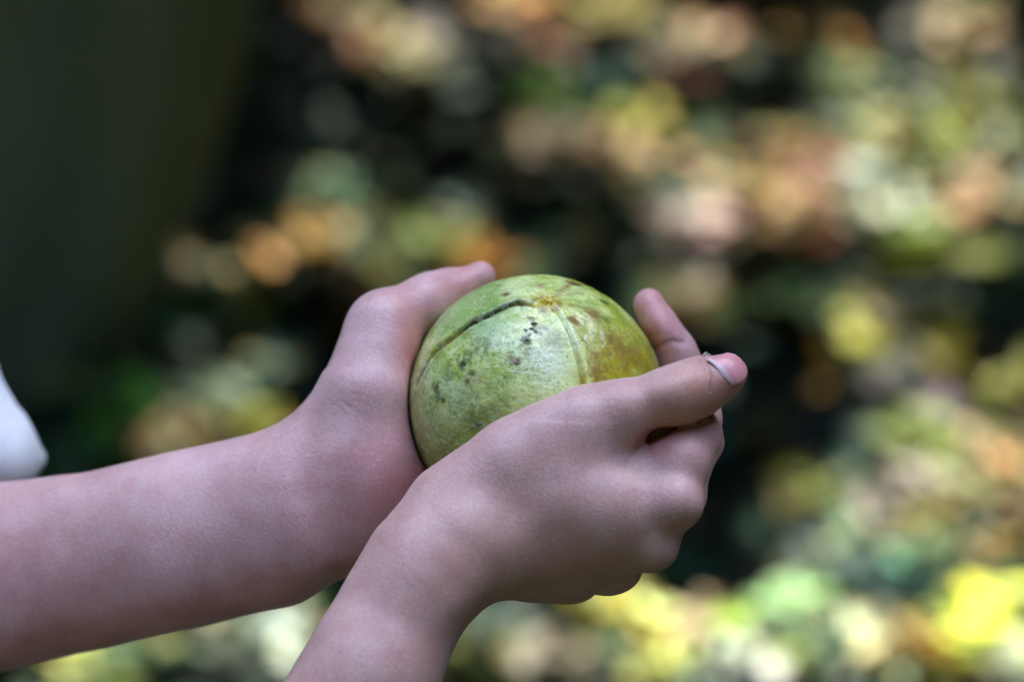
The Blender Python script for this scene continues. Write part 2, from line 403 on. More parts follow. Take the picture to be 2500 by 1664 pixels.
    # marks (photo px, radius, colour, strength, needs noise)
    for (x, y, rr, c, st, ns) in [(1304, 790, 11, BLK, 1.0, .45), (1297, 801, 10, BLK, .9, .5), (1308, 806, 9, BLK, .9, .5), (1293, 816, 8, BLK, .8, .5), (1283, 806, 7, BLK, .8, .45), (1297, 777, 14, BLK * 2, .7, .5), (1318, 800, 26, BLK * 3, .5, .58), (1284, 833, 22, BLK, .8, .6),
            (1262, 883, 13, BR * .35, .9, .50), (1250, 872, 36, BR * .8, .6, .66), (1285, 850, 42, BR * .7, .5, .67), (1128, 889, 13, BLK, 1, .4), (1140, 872, 46, DK * .7, .7, .64), (1120, 870, 40, DK * .7, .6, .66),
            (1152, 911, 9, BLK, 1, .3), (1140, 930, 14, BLK, .7, .55), (1068, 965, 16, DK, .9, .5), (1082, 976, 13, BLK, .8, .5), (1064, 945, 25, DK, .8, .56),
            (1235, 717, 10, BR * .5, 1, .35), (1216, 695, 7, DK * .4, .8, .3), (1320, 694, 16, np.array([.45, .25, .15]), .7, .4), (1404, 690, 22, BR * .35, 1, .42), (1400, 782, 22, BR, .8, .48),
            (1450, 768, 26, BR * 1.1, .7, .45), (1480, 735, 16, DK * .7, .8, .45), (1482, 780, 14, DK, .6, .4), (1500, 850, 90, BR * 1.2, .5, .62), (1455, 905, 60, BR * 1.2, .5, .60), (1550, 860, 60, BR, .4, .56),
            (1160, 1035, 22, DK, .8, .5), (1150, 1010, 40, DK, .5, .55), (1210, 1010, 60, DK * 1.6, .4, .55), (1100, 905, 60, DK, .5, .64), (1180, 850, 70, DK, .5, .64), (1350, 830, 40, np.array([.36, .30, .09]), .5, .5), (1160, 925, 40, np.array([.36, .30, .09]), .3, .5)]:
        c0 = seam_dirs([(x, y)])[0]
        d = np.linalg.norm(n - c0, axis=1) / (rr / 312)
        q = np.exp(-(d / 1.0) ** 2) * sstep(ns - 0.06, ns + 0.08, fbm(n * 26, 4, int(x)) * 0.6 + 0.4 * np.exp(-d * d)) * st
        col = mix(col, np.clip(q * 1.3, 0, 1), np.asarray(c))
    # fine cracks in the wax: thin dark lines where a noise crosses its middle value
    for sc_, wd, st, sd in ((13, .010, .75, 301), (26, .016, .65, 302), (48, .03, .45, 303)):
        rn = fbm(n * sc_ + 3, 3, sd); msk = sstep(.46, .62, fbm(n * 5 + sc_, 3, sd + 7))
        col = mix(col, st * np.exp(-((rn - .5) / wd) ** 2) * msk, DK * 0.9)
        r_line = st * np.exp(-((rn - .5) / wd) ** 2) * msk
    wx = fbm(n * 75, 2, 401); col = col * (1 + 0.16 * (wx - .5))[:, None]
    wy = fbm(n * np.array([30., 70., 30.]), 2, 402); col = mix(col, .35 * sstep(.58, .72, wy) * (1 - side), np.array([.62, .70, .42])); col = mix(col, .35 * sstep(.58, .72, 1 - wy) * (1 - side * .5), G * .8)
    # scattered pin pricks and streaks
    pr = fbm(n * np.array([70., 45., 70.]), 2, 91)
    col = mix(col, 0.55 * sstep(0.74, 0.82, pr), DK * 0.8)
    streak = fbm(np.stack([np.arctan2(n @ np.cross(POLE, [1, 0, 0]), n @ np.array([1., 0, 0])) * 14, dp * 3, dp * 0], 1), 3, 61)
    col = mix(col, 0.4 * sstep(0.55, 0.7, streak) * side, np.array([0.20, 0.13, 0.03]))
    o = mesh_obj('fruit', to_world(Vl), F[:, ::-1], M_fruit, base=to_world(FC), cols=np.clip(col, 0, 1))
    tag(o, 'round green blotchy fruit with a dark split seam held between two hands', 'fruit')
    return o
build_fruit()

# ------------------------------------------------------------------ hands
H = 0.8
def px_r(v): return v / PXM
# near hand (the right one), back towards the camera
lo = P(560, 1960, 0); hi = P(1880, 800, 0)
fb = Field((lo[0] - 4, lo[1] - 4, -45), (hi[0] + 4, hi[1], 96), H)
NEAR = fb.new()
# forearm and wrist, a little deeper than wide
def near_hand(f, D):
    f.cone(D, P(700, 1990, -66), P(905, 1650, -58), 24.0, 21.6, 0)
    f.cone(D, P(905, 1650, -58), P(1045, 1400, -50), 21.6, 19.6, 6)
    f.cone(D, P(1045, 1400, -50), P(1130, 1310, -50), 19.0, 15.5, 12)
    palm = f.new()
    f.cone(palm, P(1120, 1330, -48), P(1640, 1222, -50), 12.5, 9.0, 0)                       # second metacarpal
    f.cone(palm, P(1120, 1350, -48), P(1572, 1312, -46), 13.5, 8.8, 7)
    f.cone(palm, P(1130, 1370, -42), P(1475, 1362, -34), 12.5, 8.4, 7)
    f.cone(palm, P(1180, 1378, -32), P(1385, 1388, -20), 10.0, 8.4, 7)
    f.cone(palm, P(1180, 1330, -28), P(1380, 1330, -14), 13.0, 12.0, 8)     # heel, little-finger side
    f.cone(palm, P(1130, 1275, -42), P(1420, 1160, -44), 14.0, 12.5, 12)    # fills towards the thumb
    f.cone(palm, P(1380, 1200, -49), P(1480, 1240, -49), 12.5, 11.5, 12)
    for (x, y, zz, r) in [(1652, 1226, -53, 9.0), (1590, 1318, -48, 8.2), (1502, 1380, -36, 7.6), (1395, 1402, -22, 7.2)]:
        f.ell(palm, P(x, y, zz), (r, r, r), 3.5)
    D[...] = f.merge(D, palm, 9)
    # thumb
    th = f.new()
    f.chain(th, [(P(1110, 1225, -44), 9.5), (P(1245, 1125, -47), 11.5), (P(1425, 1030, -48), 10.8), (P(1530, 995, -49), 10.0), (P(1628, 956, -49), 9.7), (P(1700, 938, -48), 9.0), (P(1762, 924, -47), 7.9)], 3)
    f.ell(th, P(1645, 952, -51), (11.0, 9.6, 9.2), 3)
    D[...] = f.merge(D, th, 12)
    # web between thumb and index
    f.cone(D, P(1440, 1120, -42), P(1530, 1165, -42), 8.5, 8.5, 8)
    # fingers curl away round the fruit
    fi = f.new()
    f.chain(fi, [(P(1640, 1228, -50), 9.4), (P(1662, 1130, -46), 10.0), (P(1690, 1067, -37), 9.2), (P(1702, 1015, -25), 7.8), (P(1696, 985, -8), 7.2), (P(1665, 975, 10), 6.6), (P(1640, 960, 22), 6.0)], 3)
    f.cone(fi, P(1575, 1165, -44), P(1645, 1098, -41), 10.0, 9.0, 6)
    f.cone(fi, P(1560, 1120, -30), P(1620, 1050, -26), 8.0, 8.0, 4)
    mi = f.new()
    f.chain(mi, [(P(1585, 1312, -46), 8.6), (P(1668, 1205, -34), 8.0), (P(1712, 1085, -20), 7.0), (P(1700, 1050, 4), 6.8), (P(1650, 1030, 22), 6.4)], 3)
    ri = f.new()
    f.chain(ri, [(P(1490, 1370, -34), 8.2), (P(1600, 1275, -20), 8.0), (P(1650, 1185, -2), 7.2), (P(1640, 1130, 20), 6.6)], 3)
    li = f.new()
    f.chain(li, [(P(1390, 1394, -20), 8.0), (P(1490, 1345, -8), 7.4), (P(1560, 1280, 8), 6.6), (P(1570, 1210, 26), 6.0)], 3)
    g = f.merge(f.merge(f.merge(fi, mi, 0.8), ri, 0.8), li, 0.8)
    g = f.carve(g, th - 0.35, 1.0)
    D[...] = f.merge(D, g, 1.6)
    f.cone(D, P(1560, 1190, -44), P(1620, 1225, -46), 9.5, 9.5, 7)
    # the dark slot under the thumb, narrowing into a furrow on the back of the hand
    fu = f.new()
    path = [(1538, 1116, .5), (1561, 1088, 1.1), (1588, 1067, 2.0), (1622, 1050, 1.7), (1662, 1037, 1.0), (1706, 1024, .6), (1738, 1010, .4)]
    for zz in (-60, -55, -50, -45, -41):
        f.chain(fu, [(P(x, y, zz - (4 if i < 2 else 0)), r) for i, (x, y, r) in enumerate(path[(0 if zz < -52 else 1 if zz < -46 else 2):(7 if zz > -56 else 4)])], 1)
    D[...] = f.carve(D, fu, 1.6)
    return th
TH = near_hand(fb, NEAR)
def fruit_field(f, extra=0.25):
    X, Y, Z = f.coords((slice(None),) * 3)
    return (np.sqrt((X - FC[0]) ** 2 + (Y - FC[1]) ** 2 + (Z - FC[2]) ** 2) - FR - extra).astype(np.float32)
NEAR = fb.carve(NEAR, fruit_field(fb), 1.5)
# nail bed: thumb surface pressed in around the plate
NAILC = P(1778, 905, -60)
def nail_outline(x, y):
    """signed-ish inside measure of the nail plate in photo pixels (>0 inside)"""
    # plate axis points from the cuticle (1755,905) to the tip (1826,893)
    ax = np.array([0.93, -0.30]); ax /= np.linalg.norm(ax); ay = np.array([-ax[1], ax[0]])
    u = (x - 1760) * ax[0] + (y - 906) * ax[1]; v = (x - 1760) * ay[0] + (y - 906) * ay[1]
    # cuticle edge curves back at both sides
    cut = u + 2 + 0.0050 * v * v * np.sign(-1.0) * 0 + 0.0 * v
    cutc = u - (-0.006 * (v) ** 2 * -1) * 0
    return u, v
Vn, Fn = fb.mesh(NEAR)

# far hand (the left one), palm towards the camera, fruit resting in it
lo = P(-420, 1800, 30); hi = P(1830, 620, 30)
fa = Field((lo[0], lo[1], -92), (hi[0], hi[1] + 3, 46), 0.85)
FAR = fa.new()
def far_hand(f, D):
    up = (0.15, 1, 0)
    f.cone(D, P(-460, 1500, 52), P(30, 1405, 30), 29.5, 30.0, 0, ((0, 0, 1), .74))
    f.cone(D, P(30, 1405, 30), P(420, 1323, 16), 30.0, 29.2, 6, ((0, 0, 1), .74))
    f.cone(D, P(420, 1323, 16), P(740, 1250, 8), 29.2, 28.0, 6, ((0, 0, 1), .72))
    f.cone(D, P(740, 1250, 8), P(860, 1205, 8), 26.5, 20.5, 10, ((0, 0, 1), .75))
    f.cone(D, P(720, 1190, 6), P(860, 1120, 6), 17.0, 19.0, 12, ((0, 0, 1), .8))
    # thenar and thumb
    th = f.new()
    f.chain(th, [(P(870, 1100, 4), 15.5), (P(898, 960, 2), 13.8), (P(925, 850, 6), 11.3), (P(930, 790, 8), 10.6)], 6)
    f.cone(th, P(932, 788, 8), P(1035, 740, 16), 10.3, 9.0, 4)
    f.cone(th, P(1035, 740, 16), P(1105, 706, 22), 9.0, 6.6, 3)
    f.cone(th, P(1105, 706, 22), P(1168, 678, 24), 6.6, 4.9, 2.5)
    D[...] = f.merge(D, th, 14)
    # heel of the hand and palm under the fruit
    f.cone(D, P(900, 1150, 4), P(975, 1100, 12), 15.0, 12.0, 14)
    f.cone(D, P(880, 1240, 10), P(1120, 1300, 18), 18.0, 15.0, 14)
    f.cone(D, P(900, 1180, 18), P(1150, 1240, 34), 18.0, 14.0, 14)
    f.cone(D, P(1120, 1290, 18), P(1430, 1285, 28), 15.0, 12.0, 14)
    # fingers behind the fruit; the tip of one shows at the right
    g = f.new()
    f.chain(g, [(P(1420, 1290, 24), 9.5), (P(1600, 1200, 26), 8.6), (P(1672, 1060, 22), 8.2), (P(1672, 935, 16), 8.0), (P(1634, 845, 14), 7.5)], 3)
    f.cone(g, P(1636, 850, 14), P(1586, 748, 14), 7.4, 6.0, 2.2)
    f.ell(g, P(1612, 800, 12), (7.2, 8.4, 7.0), 3, None)
    g2 = f.new(); f.chain(g2, [(P(1400, 1240, 36), 9), (P(1560, 1130, 46), 8.2), (P(1560, 980, 48), 7.6), (P(1510, 870, 42), 6.6), (P(1470, 830, 38), 6.2)], 3)
    g3 = f.new(); f.chain(g3, [(P(1330, 1240, 42), 9), (P(1440, 1110, 56), 8.2), (P(1430, 960, 56), 7.6), (P(1390, 850, 46), 6.6), (P(1370, 820, 42), 6.2)], 3)
    g4 = f.new(); f.chain(g4, [(P(1230, 1240, 42), 8.4), (P(1310, 1120, 56), 7.4), (P(1300, 990, 56), 6.6), (P(1280, 900, 50), 5.8), (P(1270, 870, 48), 5.6)], 3)
    g = f.merge(f.merge(f.merge(g, g2, .8), g3, .8), g4, .8)
    D[...] = f.merge(D, g, 5)
far_hand(fa, FAR)
FAR = fa.carve(FAR, fruit_field(fa), 1.5)
# near hand's field sampled on the far grid, so the hands touch without passing through one another
def resample(src_f, S, dst_f):
    out = np.full(dst_f.n, 9.0, np.float32)
    hi_ = [src_f.ax[k][-1] for k in range(3)]
    sl = dst_f.box(src_f.lo + src_f.h, np.array(hi_) - 2 * src_f.h)
    ax = [(dst_f.ax[k][sl[k]] - src_f.lo[k]) / src_f.h for k in range(3)]
    A = S
    for k in range(3):
        i = np.clip(np.floor(ax[k]).astype(int), 0, A.shape[k] - 2); f_ = np.clip(ax[k] - i, 0, 1)
        shp = [1, 1, 1]; shp[k] = -1; f_ = f_.reshape(shp).astype(np.float32)
        A = np.take(A, i, axis=k) * (1 - f_) + np.take(A, i + 1, axis=k) * f_
    out[sl] = A
    return out
FAR = fa.carve(FAR, resample(fb, NEAR, fa) - 0.3, 1.5)
Vf, Ff = fa.mesh(FAR)

def relax(V, F, it=2, lam=0.5):
    e = np.concatenate([F[:, [0, 1]], F[:, [1, 2]], F[:, [2, 3]], F[:, [3, 0]]])
    e = np.concatenate([e, e[:, ::-1]])
    for _ in range(it):
        s_ = np.zeros_like(V); c = np.bincount(e[:, 0], minlength=len(V)).astype(float)
        for q in range(3): s_[:, q] = np.bincount(e[:, 0], weights=V[e[:, 1], q], minlength=len(V))
        V = V + lam * (s_ / np.maximum(c, 1)[:, None] - V)
    return V
Vn = relax(Vn, Fn, 2); Vf = relax(Vf, Ff, 2)
# small corrections of the outline measured against the photograph (x, y, dx, dy in mm), fading inward
WARP_NEAR = [[-71.53, -105.59, 0.59, -0.36], [-69.33, -101.46, 0.63, -0.38], [-67.13, -97.34, 1.02, -0.62], [-65.15, -93.08, 1.28, -0.78], [-62.52, -89.22, 1.41, -0.86], [-59.45, -85.63, 0.59, -0.35], [-56.41, -81.29, -0.0, 0.0], [-53.26, -77.02, -0.61, 0.37], [-51.1, -72.15, 0.28, -0.17], [-49.08, -67.27, 1.03, -0.61], [-46.85, -62.52, 1.46, -0.87], [-43.9, -58.07, 1.17, -0.85], [-40.4, -54.95, 0.77, -0.7], [-36.97, -51.92, 0.25, -0.21], [-33.96, -48.55, -0.69, 0.52], [-31.24, -44.95, -0.04, 0.03], [-28.38, -41.56, -0.78, 0.81], [-24.77, -38.73, -0.09, 0.12], [-20.96, -36.06, -0.32, 0.46], [-17.15, -33.39, -0.26, 0.37], [-12.8, -30.01, -0.12, 0.17], [-8.53, -26.52, 0.51, -0.73], [-3.69, -23.87, -0.28, 0.48], [0.99, -22.35, -0.31, 0.7], [5.27, -19.9, -0.1, 0.23], [9.76, -17.91, -0.33, 0.8], [13.81, -15.75, 0.17, -0.45], [17.83, -13.46, 0.71, -1.93], [22.35, -12.35, 0.01, -0.02], [26.7, -11.79, 0.08, -0.63], [30.86, -10.23, 0.3, -2.35], [34.85, -8.95, 0.64, -3.06], [39.32, -7.41, 0.76, -2.67], [43.59, -5.15, 1.65, -4.95], [47.67, -4.1, 1.42, -3.62], [52.43, -3.62, 0.52, -2.05], [59.47, -2.68, 0.17, -1.64], [62.82, -3.06, 0.18, -2.1], [66.88, -3.31, 0.0, -0.38], [69.86, -4.34, -0.06, -0.11], [72.09, -6.23, 0.0, 0.0], [73.87, -10.15, 0.23, 0.01], [73.69, -13.78, -1.49, 0.83], [72.08, -17.05, -2.18, 1.87], [69.99, -18.91, -1.76, 1.8], [66.38, -20.79, -0.42, 0.24], [65.99, -23.25, -0.64, -0.02], [65.86, -29.24, 0.41, 0.03], [66.37, -32.06, -0.69, 0.03], [66.2, -34.56, -0.59, 0.23], [64.85, -37.33, -0.76, 0.46], [63.85, -39.96, -1.57, 0.66], [62.53, -43.49, -1.21, 0.28], [62.03, -47.89, -2.09, 0.32], [60.75, -51.66, -0.71, 0.19], [59.1, -55.72, -0.48, 0.41], [54.27, -60.47, -2.51, 1.87], [52.64, -63.32, 0.6, -0.12], [50.77, -66.58, 1.88, -1.21], [48.07, -69.61, 0.15, -0.27], [41.95, -71.06, 0.84, -1.91], [39.15, -73.31, 0.45, -0.48], [37.87, -75.13, 0.94, -0.78], [35.93, -76.54, 0.74, -1.51], [32.5, -77.7, 0.11, -0.6], [25.78, -76.98, 0.88, -4.08], [20.13, -80.38, 0.15, -0.7], [14.96, -80.1, 0.07, -2.59], [11.05, -79.85, -0.15, -2.39], [6.95, -79.85, -0.08, -1.42], [1.51, -80.1, -0.1, -2.03], [-3.65, -82.49, -0.5, 2.73], [-6.22, -84.74, -1.64, 2.29], [-9.14, -88.16, -2.2, 2.37], [-11.43, -91.57, -4.26, 3.09], [-13.91, -95.19, -3.15, 1.49], [-16.72, -99.35, -2.32, 0.98], [-18.25, -102.83, -2.13, 0.77], [-19.58, -106.52, -2.8, 1.01]]
WARP_FAR = [[-166.74, -44.94, 0.13, -1.19], [-162.32, -44.18, 0.13, -1.14], [-157.85, -43.96, 0.08, -0.77], [-153.38, -43.74, 0.06, -0.5], [-148.55, -42.63, 0.15, -1.24], [-143.7, -41.79, 0.2, -1.72], [-138.97, -40.69, 0.4, -2.23], [-134.12, -39.82, 0.36, -1.53], [-129.29, -38.4, 0.47, -2.0], [-124.54, -36.73, 0.66, -2.72], [-119.93, -35.58, 0.68, -2.72], [-115.24, -34.68, 0.61, -2.46], [-110.51, -33.77, 0.49, -2.21], [-104.58, -33.42, 0.2, -1.02], [-98.75, -32.81, 0.15, -0.7], [-93.16, -31.48, 0.12, -0.49], [-87.77, -29.37, 0.38, -1.47], [-82.04, -26.93, 1.04, -2.77], [-76.86, -24.99, 0.83, -1.46], [-72.25, -23.15, 0.45, -0.56], [-68.87, -20.85, -0.2, 0.18], [-65.99, -17.3, -0.7, 0.57], [-63.67, -13.39, 0.97, -0.61], [-60.67, -8.4, -0.38, 0.19], [-57.73, -2.27, 0.1, -0.04], [-56.33, 2.0, -0.0, 0.0], [-55.31, 6.41, 0.37, -0.14], [-53.91, 10.19, 0.86, -0.48], [-52.05, 13.26, 0.96, -0.8], [-49.91, 15.4, 0.78, -0.98], [-47.24, 17.02, 0.41, -1.19], [-39.39, 18.77, 0.19, -0.64], [-35.72, 20.41, 0.36, -0.98], [-31.97, 21.79, 0.83, -1.94], [-26.34, 22.84, -0.42, 1.09], [-23.99, 23.6, -0.05, 0.91], [-18.93, 24.66, 0.36, -2.51], [-13.76, 25.46, -0.12, 0.49], [-9.86, 26.0, -0.02, -0.45], [-7.11, 24.63, 0.81, 1.13], [-5.84, 22.68, 0.24, 0.12], [-51.94, -81.51, -1.96, 5.89], [-55.21, -83.12, -2.67, 5.61], [-59.87, -85.01, -2.52, 4.18], [-63.95, -86.23, -1.86, 3.08], [-68.63, -86.85, -0.44, 1.12], [-74.52, -87.85, -0.14, 0.65], [-81.65, -88.93, -0.08, 0.39], [-86.34, -90.25, -0.15, 0.65], [-90.98, -91.84, -0.26, 1.17], [-95.62, -93.42, -0.45, 2.0], [-100.21, -95.01, -0.57, 2.52], [-104.86, -96.34, -0.63, 2.78], [-109.63, -97.14, -0.57, 2.52], [-115.46, -97.64, -0.39, 1.74], [-121.23, -98.4, -0.25, 1.12], [-126.95, -99.42, -0.22, 0.96], [-132.6, -100.7, -0.17, 0.75], [-138.19, -102.24, -0.21, 0.91], [-143.79, -103.78, -0.26, 1.17], [-149.32, -105.58, -0.43, 1.9], [-154.92, -107.12, -0.56, 2.47], [-160.63, -108.14, -0.55, 2.42], [-166.46, -108.64, -0.35, 1.53], [45.27, -8.33, 3.21, 1.37], [42.49, -1.11, 2.91, 1.39], [40.46, 3.6, 2.01, 1.05], [38.84, 9.39, 0.43, 0.15], [38.82, 12.78, 0.38, -0.12], [41.38, 16.23, 0.16, -0.18], [44.53, 17.47, -0.02, 0.51], [47.41, 16.51, -0.08, -0.11], [50.34, 14.17, -1.08, -0.82], [54.68, 8.73, -1.54, -1.19], [58.27, 2.4, 0.0, 0.0], [60.86, -3.97, 0.86, 0.43]]
def warp(V, ctl, sig=9.0):
    if not ctl: return V
    c = np.array(ctl, float)
    # solve for gaussian weights so that each control point moves by its own amount
    d2 = ((c[:, None, :2] - c[None, :, :2]) ** 2).sum(-1); Kc = np.exp(-d2 / sig ** 2) + 0.6 * np.eye(len(c))
    wt = np.linalg.solve(Kc, c[:, 2:4]); V = V.copy()
    for k in range(0, len(V), 50000):
        q = V[k:k + 50000]; e = np.exp(-((q[:, None, :2] - c[None, :, :2]) ** 2).sum(-1) / sig ** 2)
        q[:, :2] += e @ wt
    return V
Vn = warp(Vn, WARP_NEAR); Vf = warp(Vf, WARP_FAR)

SK = np.array([0.570, 0.372, 0.335])
def skin_cols(V, spots, seed, base=SK):
    c = np.tile(base, (len(V), 1))
    n1 = fbm(V / 26.0, 3, seed); c = c * (1 + 0.10 * (n1 - 0.5))[:, None]
    n2 = fbm(V / 9.0 + 40, 3, seed + 5); t = sstep(0.45, 0.7, n2) * 0.28
    c = c * (1 - t[:, None]) + t[:, None] * np.array([0.52, 0.28, 0.24])
    for (p, r, q, st) in spots:
        d = np.linalg.norm((V - p) / np.asarray(r), axis=1); k_ = np.exp(-d * d) * st
        c = c * (1 - k_[:, None]) + k_[:, None] * np.asarray(q)
    return c
RED = (0.56, 0.215, 0.19); PINK = (0.60, 0.30, 0.29); SHADE_TAN = (0.40, 0.22, 0.145); ORG = (0.52, 0.24, 0.13)
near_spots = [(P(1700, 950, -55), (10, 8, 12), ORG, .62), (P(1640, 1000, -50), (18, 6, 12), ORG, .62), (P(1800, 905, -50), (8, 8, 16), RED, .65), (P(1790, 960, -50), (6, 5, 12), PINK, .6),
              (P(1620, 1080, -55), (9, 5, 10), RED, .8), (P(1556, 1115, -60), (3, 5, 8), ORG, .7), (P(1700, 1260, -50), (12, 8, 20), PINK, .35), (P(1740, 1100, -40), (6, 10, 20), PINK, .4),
              (P(1300, 1380, -50), (40, 12, 30), SHADE_TAN, .45), (P(1180, 1300, -65), (30, 30, 30), SHADE_TAN, .15), (P(1450, 1330, -60), (30, 15, 20), SHADE_TAN, .35)]  # browner lower hand, its underside shade worked into the skin colour
far_spots = [(P(1000, 1190, 0), (14, 15, 30), RED, .85), (P(930, 1290, 0), (22, 14, 30), RED, .45), (P(960, 1110, -5), (10, 12, 20), PINK, .5), (P(1003, 850, 0), (6, 13, 30), RED, .8),
             (P(1040, 760, 5), (9, 9, 30), RED, .35), (P(1150, 690, 15), (11, 8, 30), RED, .55), (P(1580, 750, 10), (8, 11, 30), RED, .6), (P(1585, 825, 10), (5, 7, 20), RED, .9), (P(1640, 800, 8), (7, 10, 20), PINK, .4),
             (P(860, 1130, -20), (15, 5, 30), PINK, .4), (P(700, 1190, -20), (32, 3.0, 30), RED, .22), (P(780, 1260, -20), (30, 2.6, 30), RED, .15), (P(60, 1400, 0), (25, 20, 30), PINK, .3)]
def line_mask(V, pts, wd):
    best = np.full(len(V), 99.0)
    for (a, b) in zip(pts[:-1], pts[1:]):
        a = P(*a)[:2]; b = P(*b)[:2]; ab = b - a
        t = np.clip(((V[:, :2] - a) @ ab) / (ab @ ab), 0, 1)
        best = np.minimum(best, np.linalg.norm(V[:, :2] - (a + t[:, None] * ab), axis=1))
    return np.exp(-(best / wd) ** 2)
cn = skin_cols(Vn, near_spots, 3); cf = skin_cols(Vf, far_spots, 9, SK * np.array([1.10, 1.14, 1.22]))      # paler inner arm, its colour also lifted to make up for weak light
crn = np.zeros(len(Vn)); crf = np.zeros(len(Vf))
frontn = Vn[:, 2] > 40
for pts, wd, st in [([(1712, 862), (1728, 885), (1738, 915), (1733, 955)], .55, 1.0), ([(1703, 868), (1718, 890), (1727, 920)], .5, .5), ([(1690, 880), (1700, 905), (1702, 935)], .6, .35), ([(1560, 1088), (1545, 1110), (1530, 1135)], 1.0, .7), ([(1575, 1088), (1590, 1110)], .7, .4), ([(1610, 1075), (1625, 1095)], .8, .4)]:
    m_ = line_mask(Vn, [(x, y, -55) for x, y in pts], wd) * st * frontn; crn -= m_ * .6
    cn *= (1 - 0.20 * m_)[:, None]
frontf = Vf[:, 2] > -8
for pts, wd, st in [([(838, 924), (870, 930), (905, 938)], .6, .7), ([(860, 958), (900, 965)], .6, .6), ([(835, 975), (865, 998), (900, 1010)], .6, .8), ([(848, 985), (880, 1005), (910, 1030)], .6, .6), ([(820, 985), (850, 1010)], .6, .5),
                    ([(870, 1075), (890, 1115)], .8, .5), ([(855, 1080), (872, 1130)], .8, .5), ([(895, 1110), (930, 1125), (975, 1125)], .9, .5), ([(850, 1140), (900, 1150), (960, 1150)], .9, .4)]:
    m_ = line_mask(Vf, [(x, y, 0) for x, y in pts], wd) * st * frontf * sstep(.30, .62, fbm(Vf / 2.2, 2, 60)); crf -= m_ * .22
    cf *= (1 - 0.09 * m_)[:, None]
# the fold across the fingertip joint
m_ = line_mask(Vf, [(1588, 868, 10), (1612, 842, 10), (1640, 832, 10), (1665, 836, 10)], 1.0); crf -= m_ * .8; cf *= (1 - .22 * m_)[:, None]

# ------------------------------------------------------------------ the rest of the person (mostly outside the picture)
BASE = np.array([-0.36, 1.12, 0.0])
w2 = lambda p: np.asarray(p, float) * 1000.0
def wl(p): return to_world(P(*p))
fw_ = Field((-560, 780, 560), (-90, 1400, 1360), 7.0, 60.0)
BOD = fw_.new()
elA = to_world(np.array([-272, -98, -52.])); elB = to_world(np.array([-150, -262, 62.]))
shA = np.array([-0.37, 1.25, 1.00]); shB = np.array([-0.37, 0.98, 0.99])
fcone = lambda D, a, b, ra, rb, k=0, flat=None: fw_.cone(D, w2(a), w2(b), ra, rb, k, flat)
fcone(BOD, wl((-150, 1440, 38)), elA, 25, 30, 0); fcone(BOD, elA, shA, 32, 40, 12)
fcone(BOD, wl((760, 1890, -64)), elB, 22, 27, 12); fcone(BOD, elB, shB, 30, 40, 12)
TOR = fw_.new()
fcone(TOR, (-.38, 1.12, .66), (-.38, 1.12, .80), 98, 92, 0, ((1, 0, 0), .75)); fcone(TOR, (-.38, 1.07, .80), (-.38, 1.07, .96), 90, 80, 60, ((1, 0, 0), .75)); fcone(TOR, (-.38, 1.16, .80), (-.38, 1.16, .96), 90, 80, 60, ((1, 0, 0), .75))
fcone(BOD, shA, shB, 42, 42, 30); BODY2 = fw_.merge(BOD, TOR, 30)
fcone(BODY2, (-.38, 1.115, 1.02), (-.37, 1.115, 1.10), 42, 38, 25)
fw_.ell(BODY2, w2((-.355, 1.115, 1.20)), (88, 70, 98), 15); fw_.ell(BODY2, w2((-.32, 1.115, 1.145)), (52, 48, 48), 20)
fw_.cone(BODY2, w2((-.268, 1.115, 1.205)), w2((-.252, 1.115, 1.175)), 6, 10, 8)      # nose
fw_.ell(BODY2, w2((-.268, 1.115, 1.145)), (12, 20, 6), 5)                            # lips
for s_ in (-1, 1):
    fw_.ell(BODY2, w2((-.36, 1.115 + s_ * .072, 1.185)), (16, 8, 26), 6)              # ears
    fw_.ell(BODY2, w2((-.276, 1.115 + s_ * .030, 1.195)), (10, 13, 8), 4)             # eyelids
Vb, Fb = fw_.mesh(BODY2)
Vb = relax(Vb, Fb, 1) / 1000.0
allV = np.concatenate([to_world(Vn), to_world(Vf), Vb]); allF = np.concatenate([Fn, Ff + len(Vn), Fb + len(Vn) + len(Vf)])
allC = np.concatenate([cn, cf, np.tile(SK, (len(Vb), 1))]); allR = np.concatenate([crn, crf, np.zeros(len(Vb))])
person = empty('person', BASE)
tag(person, 'bare-armed person in a white shirt cupping a green fruit in both hands', 'person')
mesh_obj('body', allV, allF, M_skin, person, base=BASE, cols=allC, attrs={'crease': allR})
# shirt: loose, open at the hem, its front hanging forward
SH = fw_.new()
fcone(SH, (-.38, 1.10, .66), (-.38, 1.10, .80), 118, 108, 0, ((1, 0, 0), .8)); fcone(SH, (-.38, 1.06, .80), (-.38, 1.07, .97), 100, 92, 60, ((1, 0, 0), .8)); fcone(SH, (-.38, 1.16, .80), (-.38, 1.16, .97), 100, 92, 60, ((1, 0, 0), .8))
fcone(SH, shA, shA + (elA - shA) * .45, 54, 56, 30); fcone(SH, shB, shB + (elB - shB) * .45, 54, 56, 30); fcone(SH, shA, shB, 54, 54, 30)
q0 = wl((-190, 800, 95)); q1 = wl((8, 1118, 88))
fcone(SH, q0, q1, 11, 10, 12); fcone(SH, (-.33, 1.10, .88), q0, 60, 14, 40); fcone(SH, (-.33, 1.10, .76), q1, 60, 9, 25)
X, Y, Z = fw_.coords((slice(None),) * 3)
SH = np.maximum(SH, 640.0 - Z); SH = fw_.carve(SH, BODY2 - 4.0 + 0 * X, 6.0)
Vs, Fs = fw_.mesh(SH)
so_ = mesh_obj('shirt', relax(Vs, Fs, 2) / 1000.0, Fs, M_cloth, person, base=BASE)
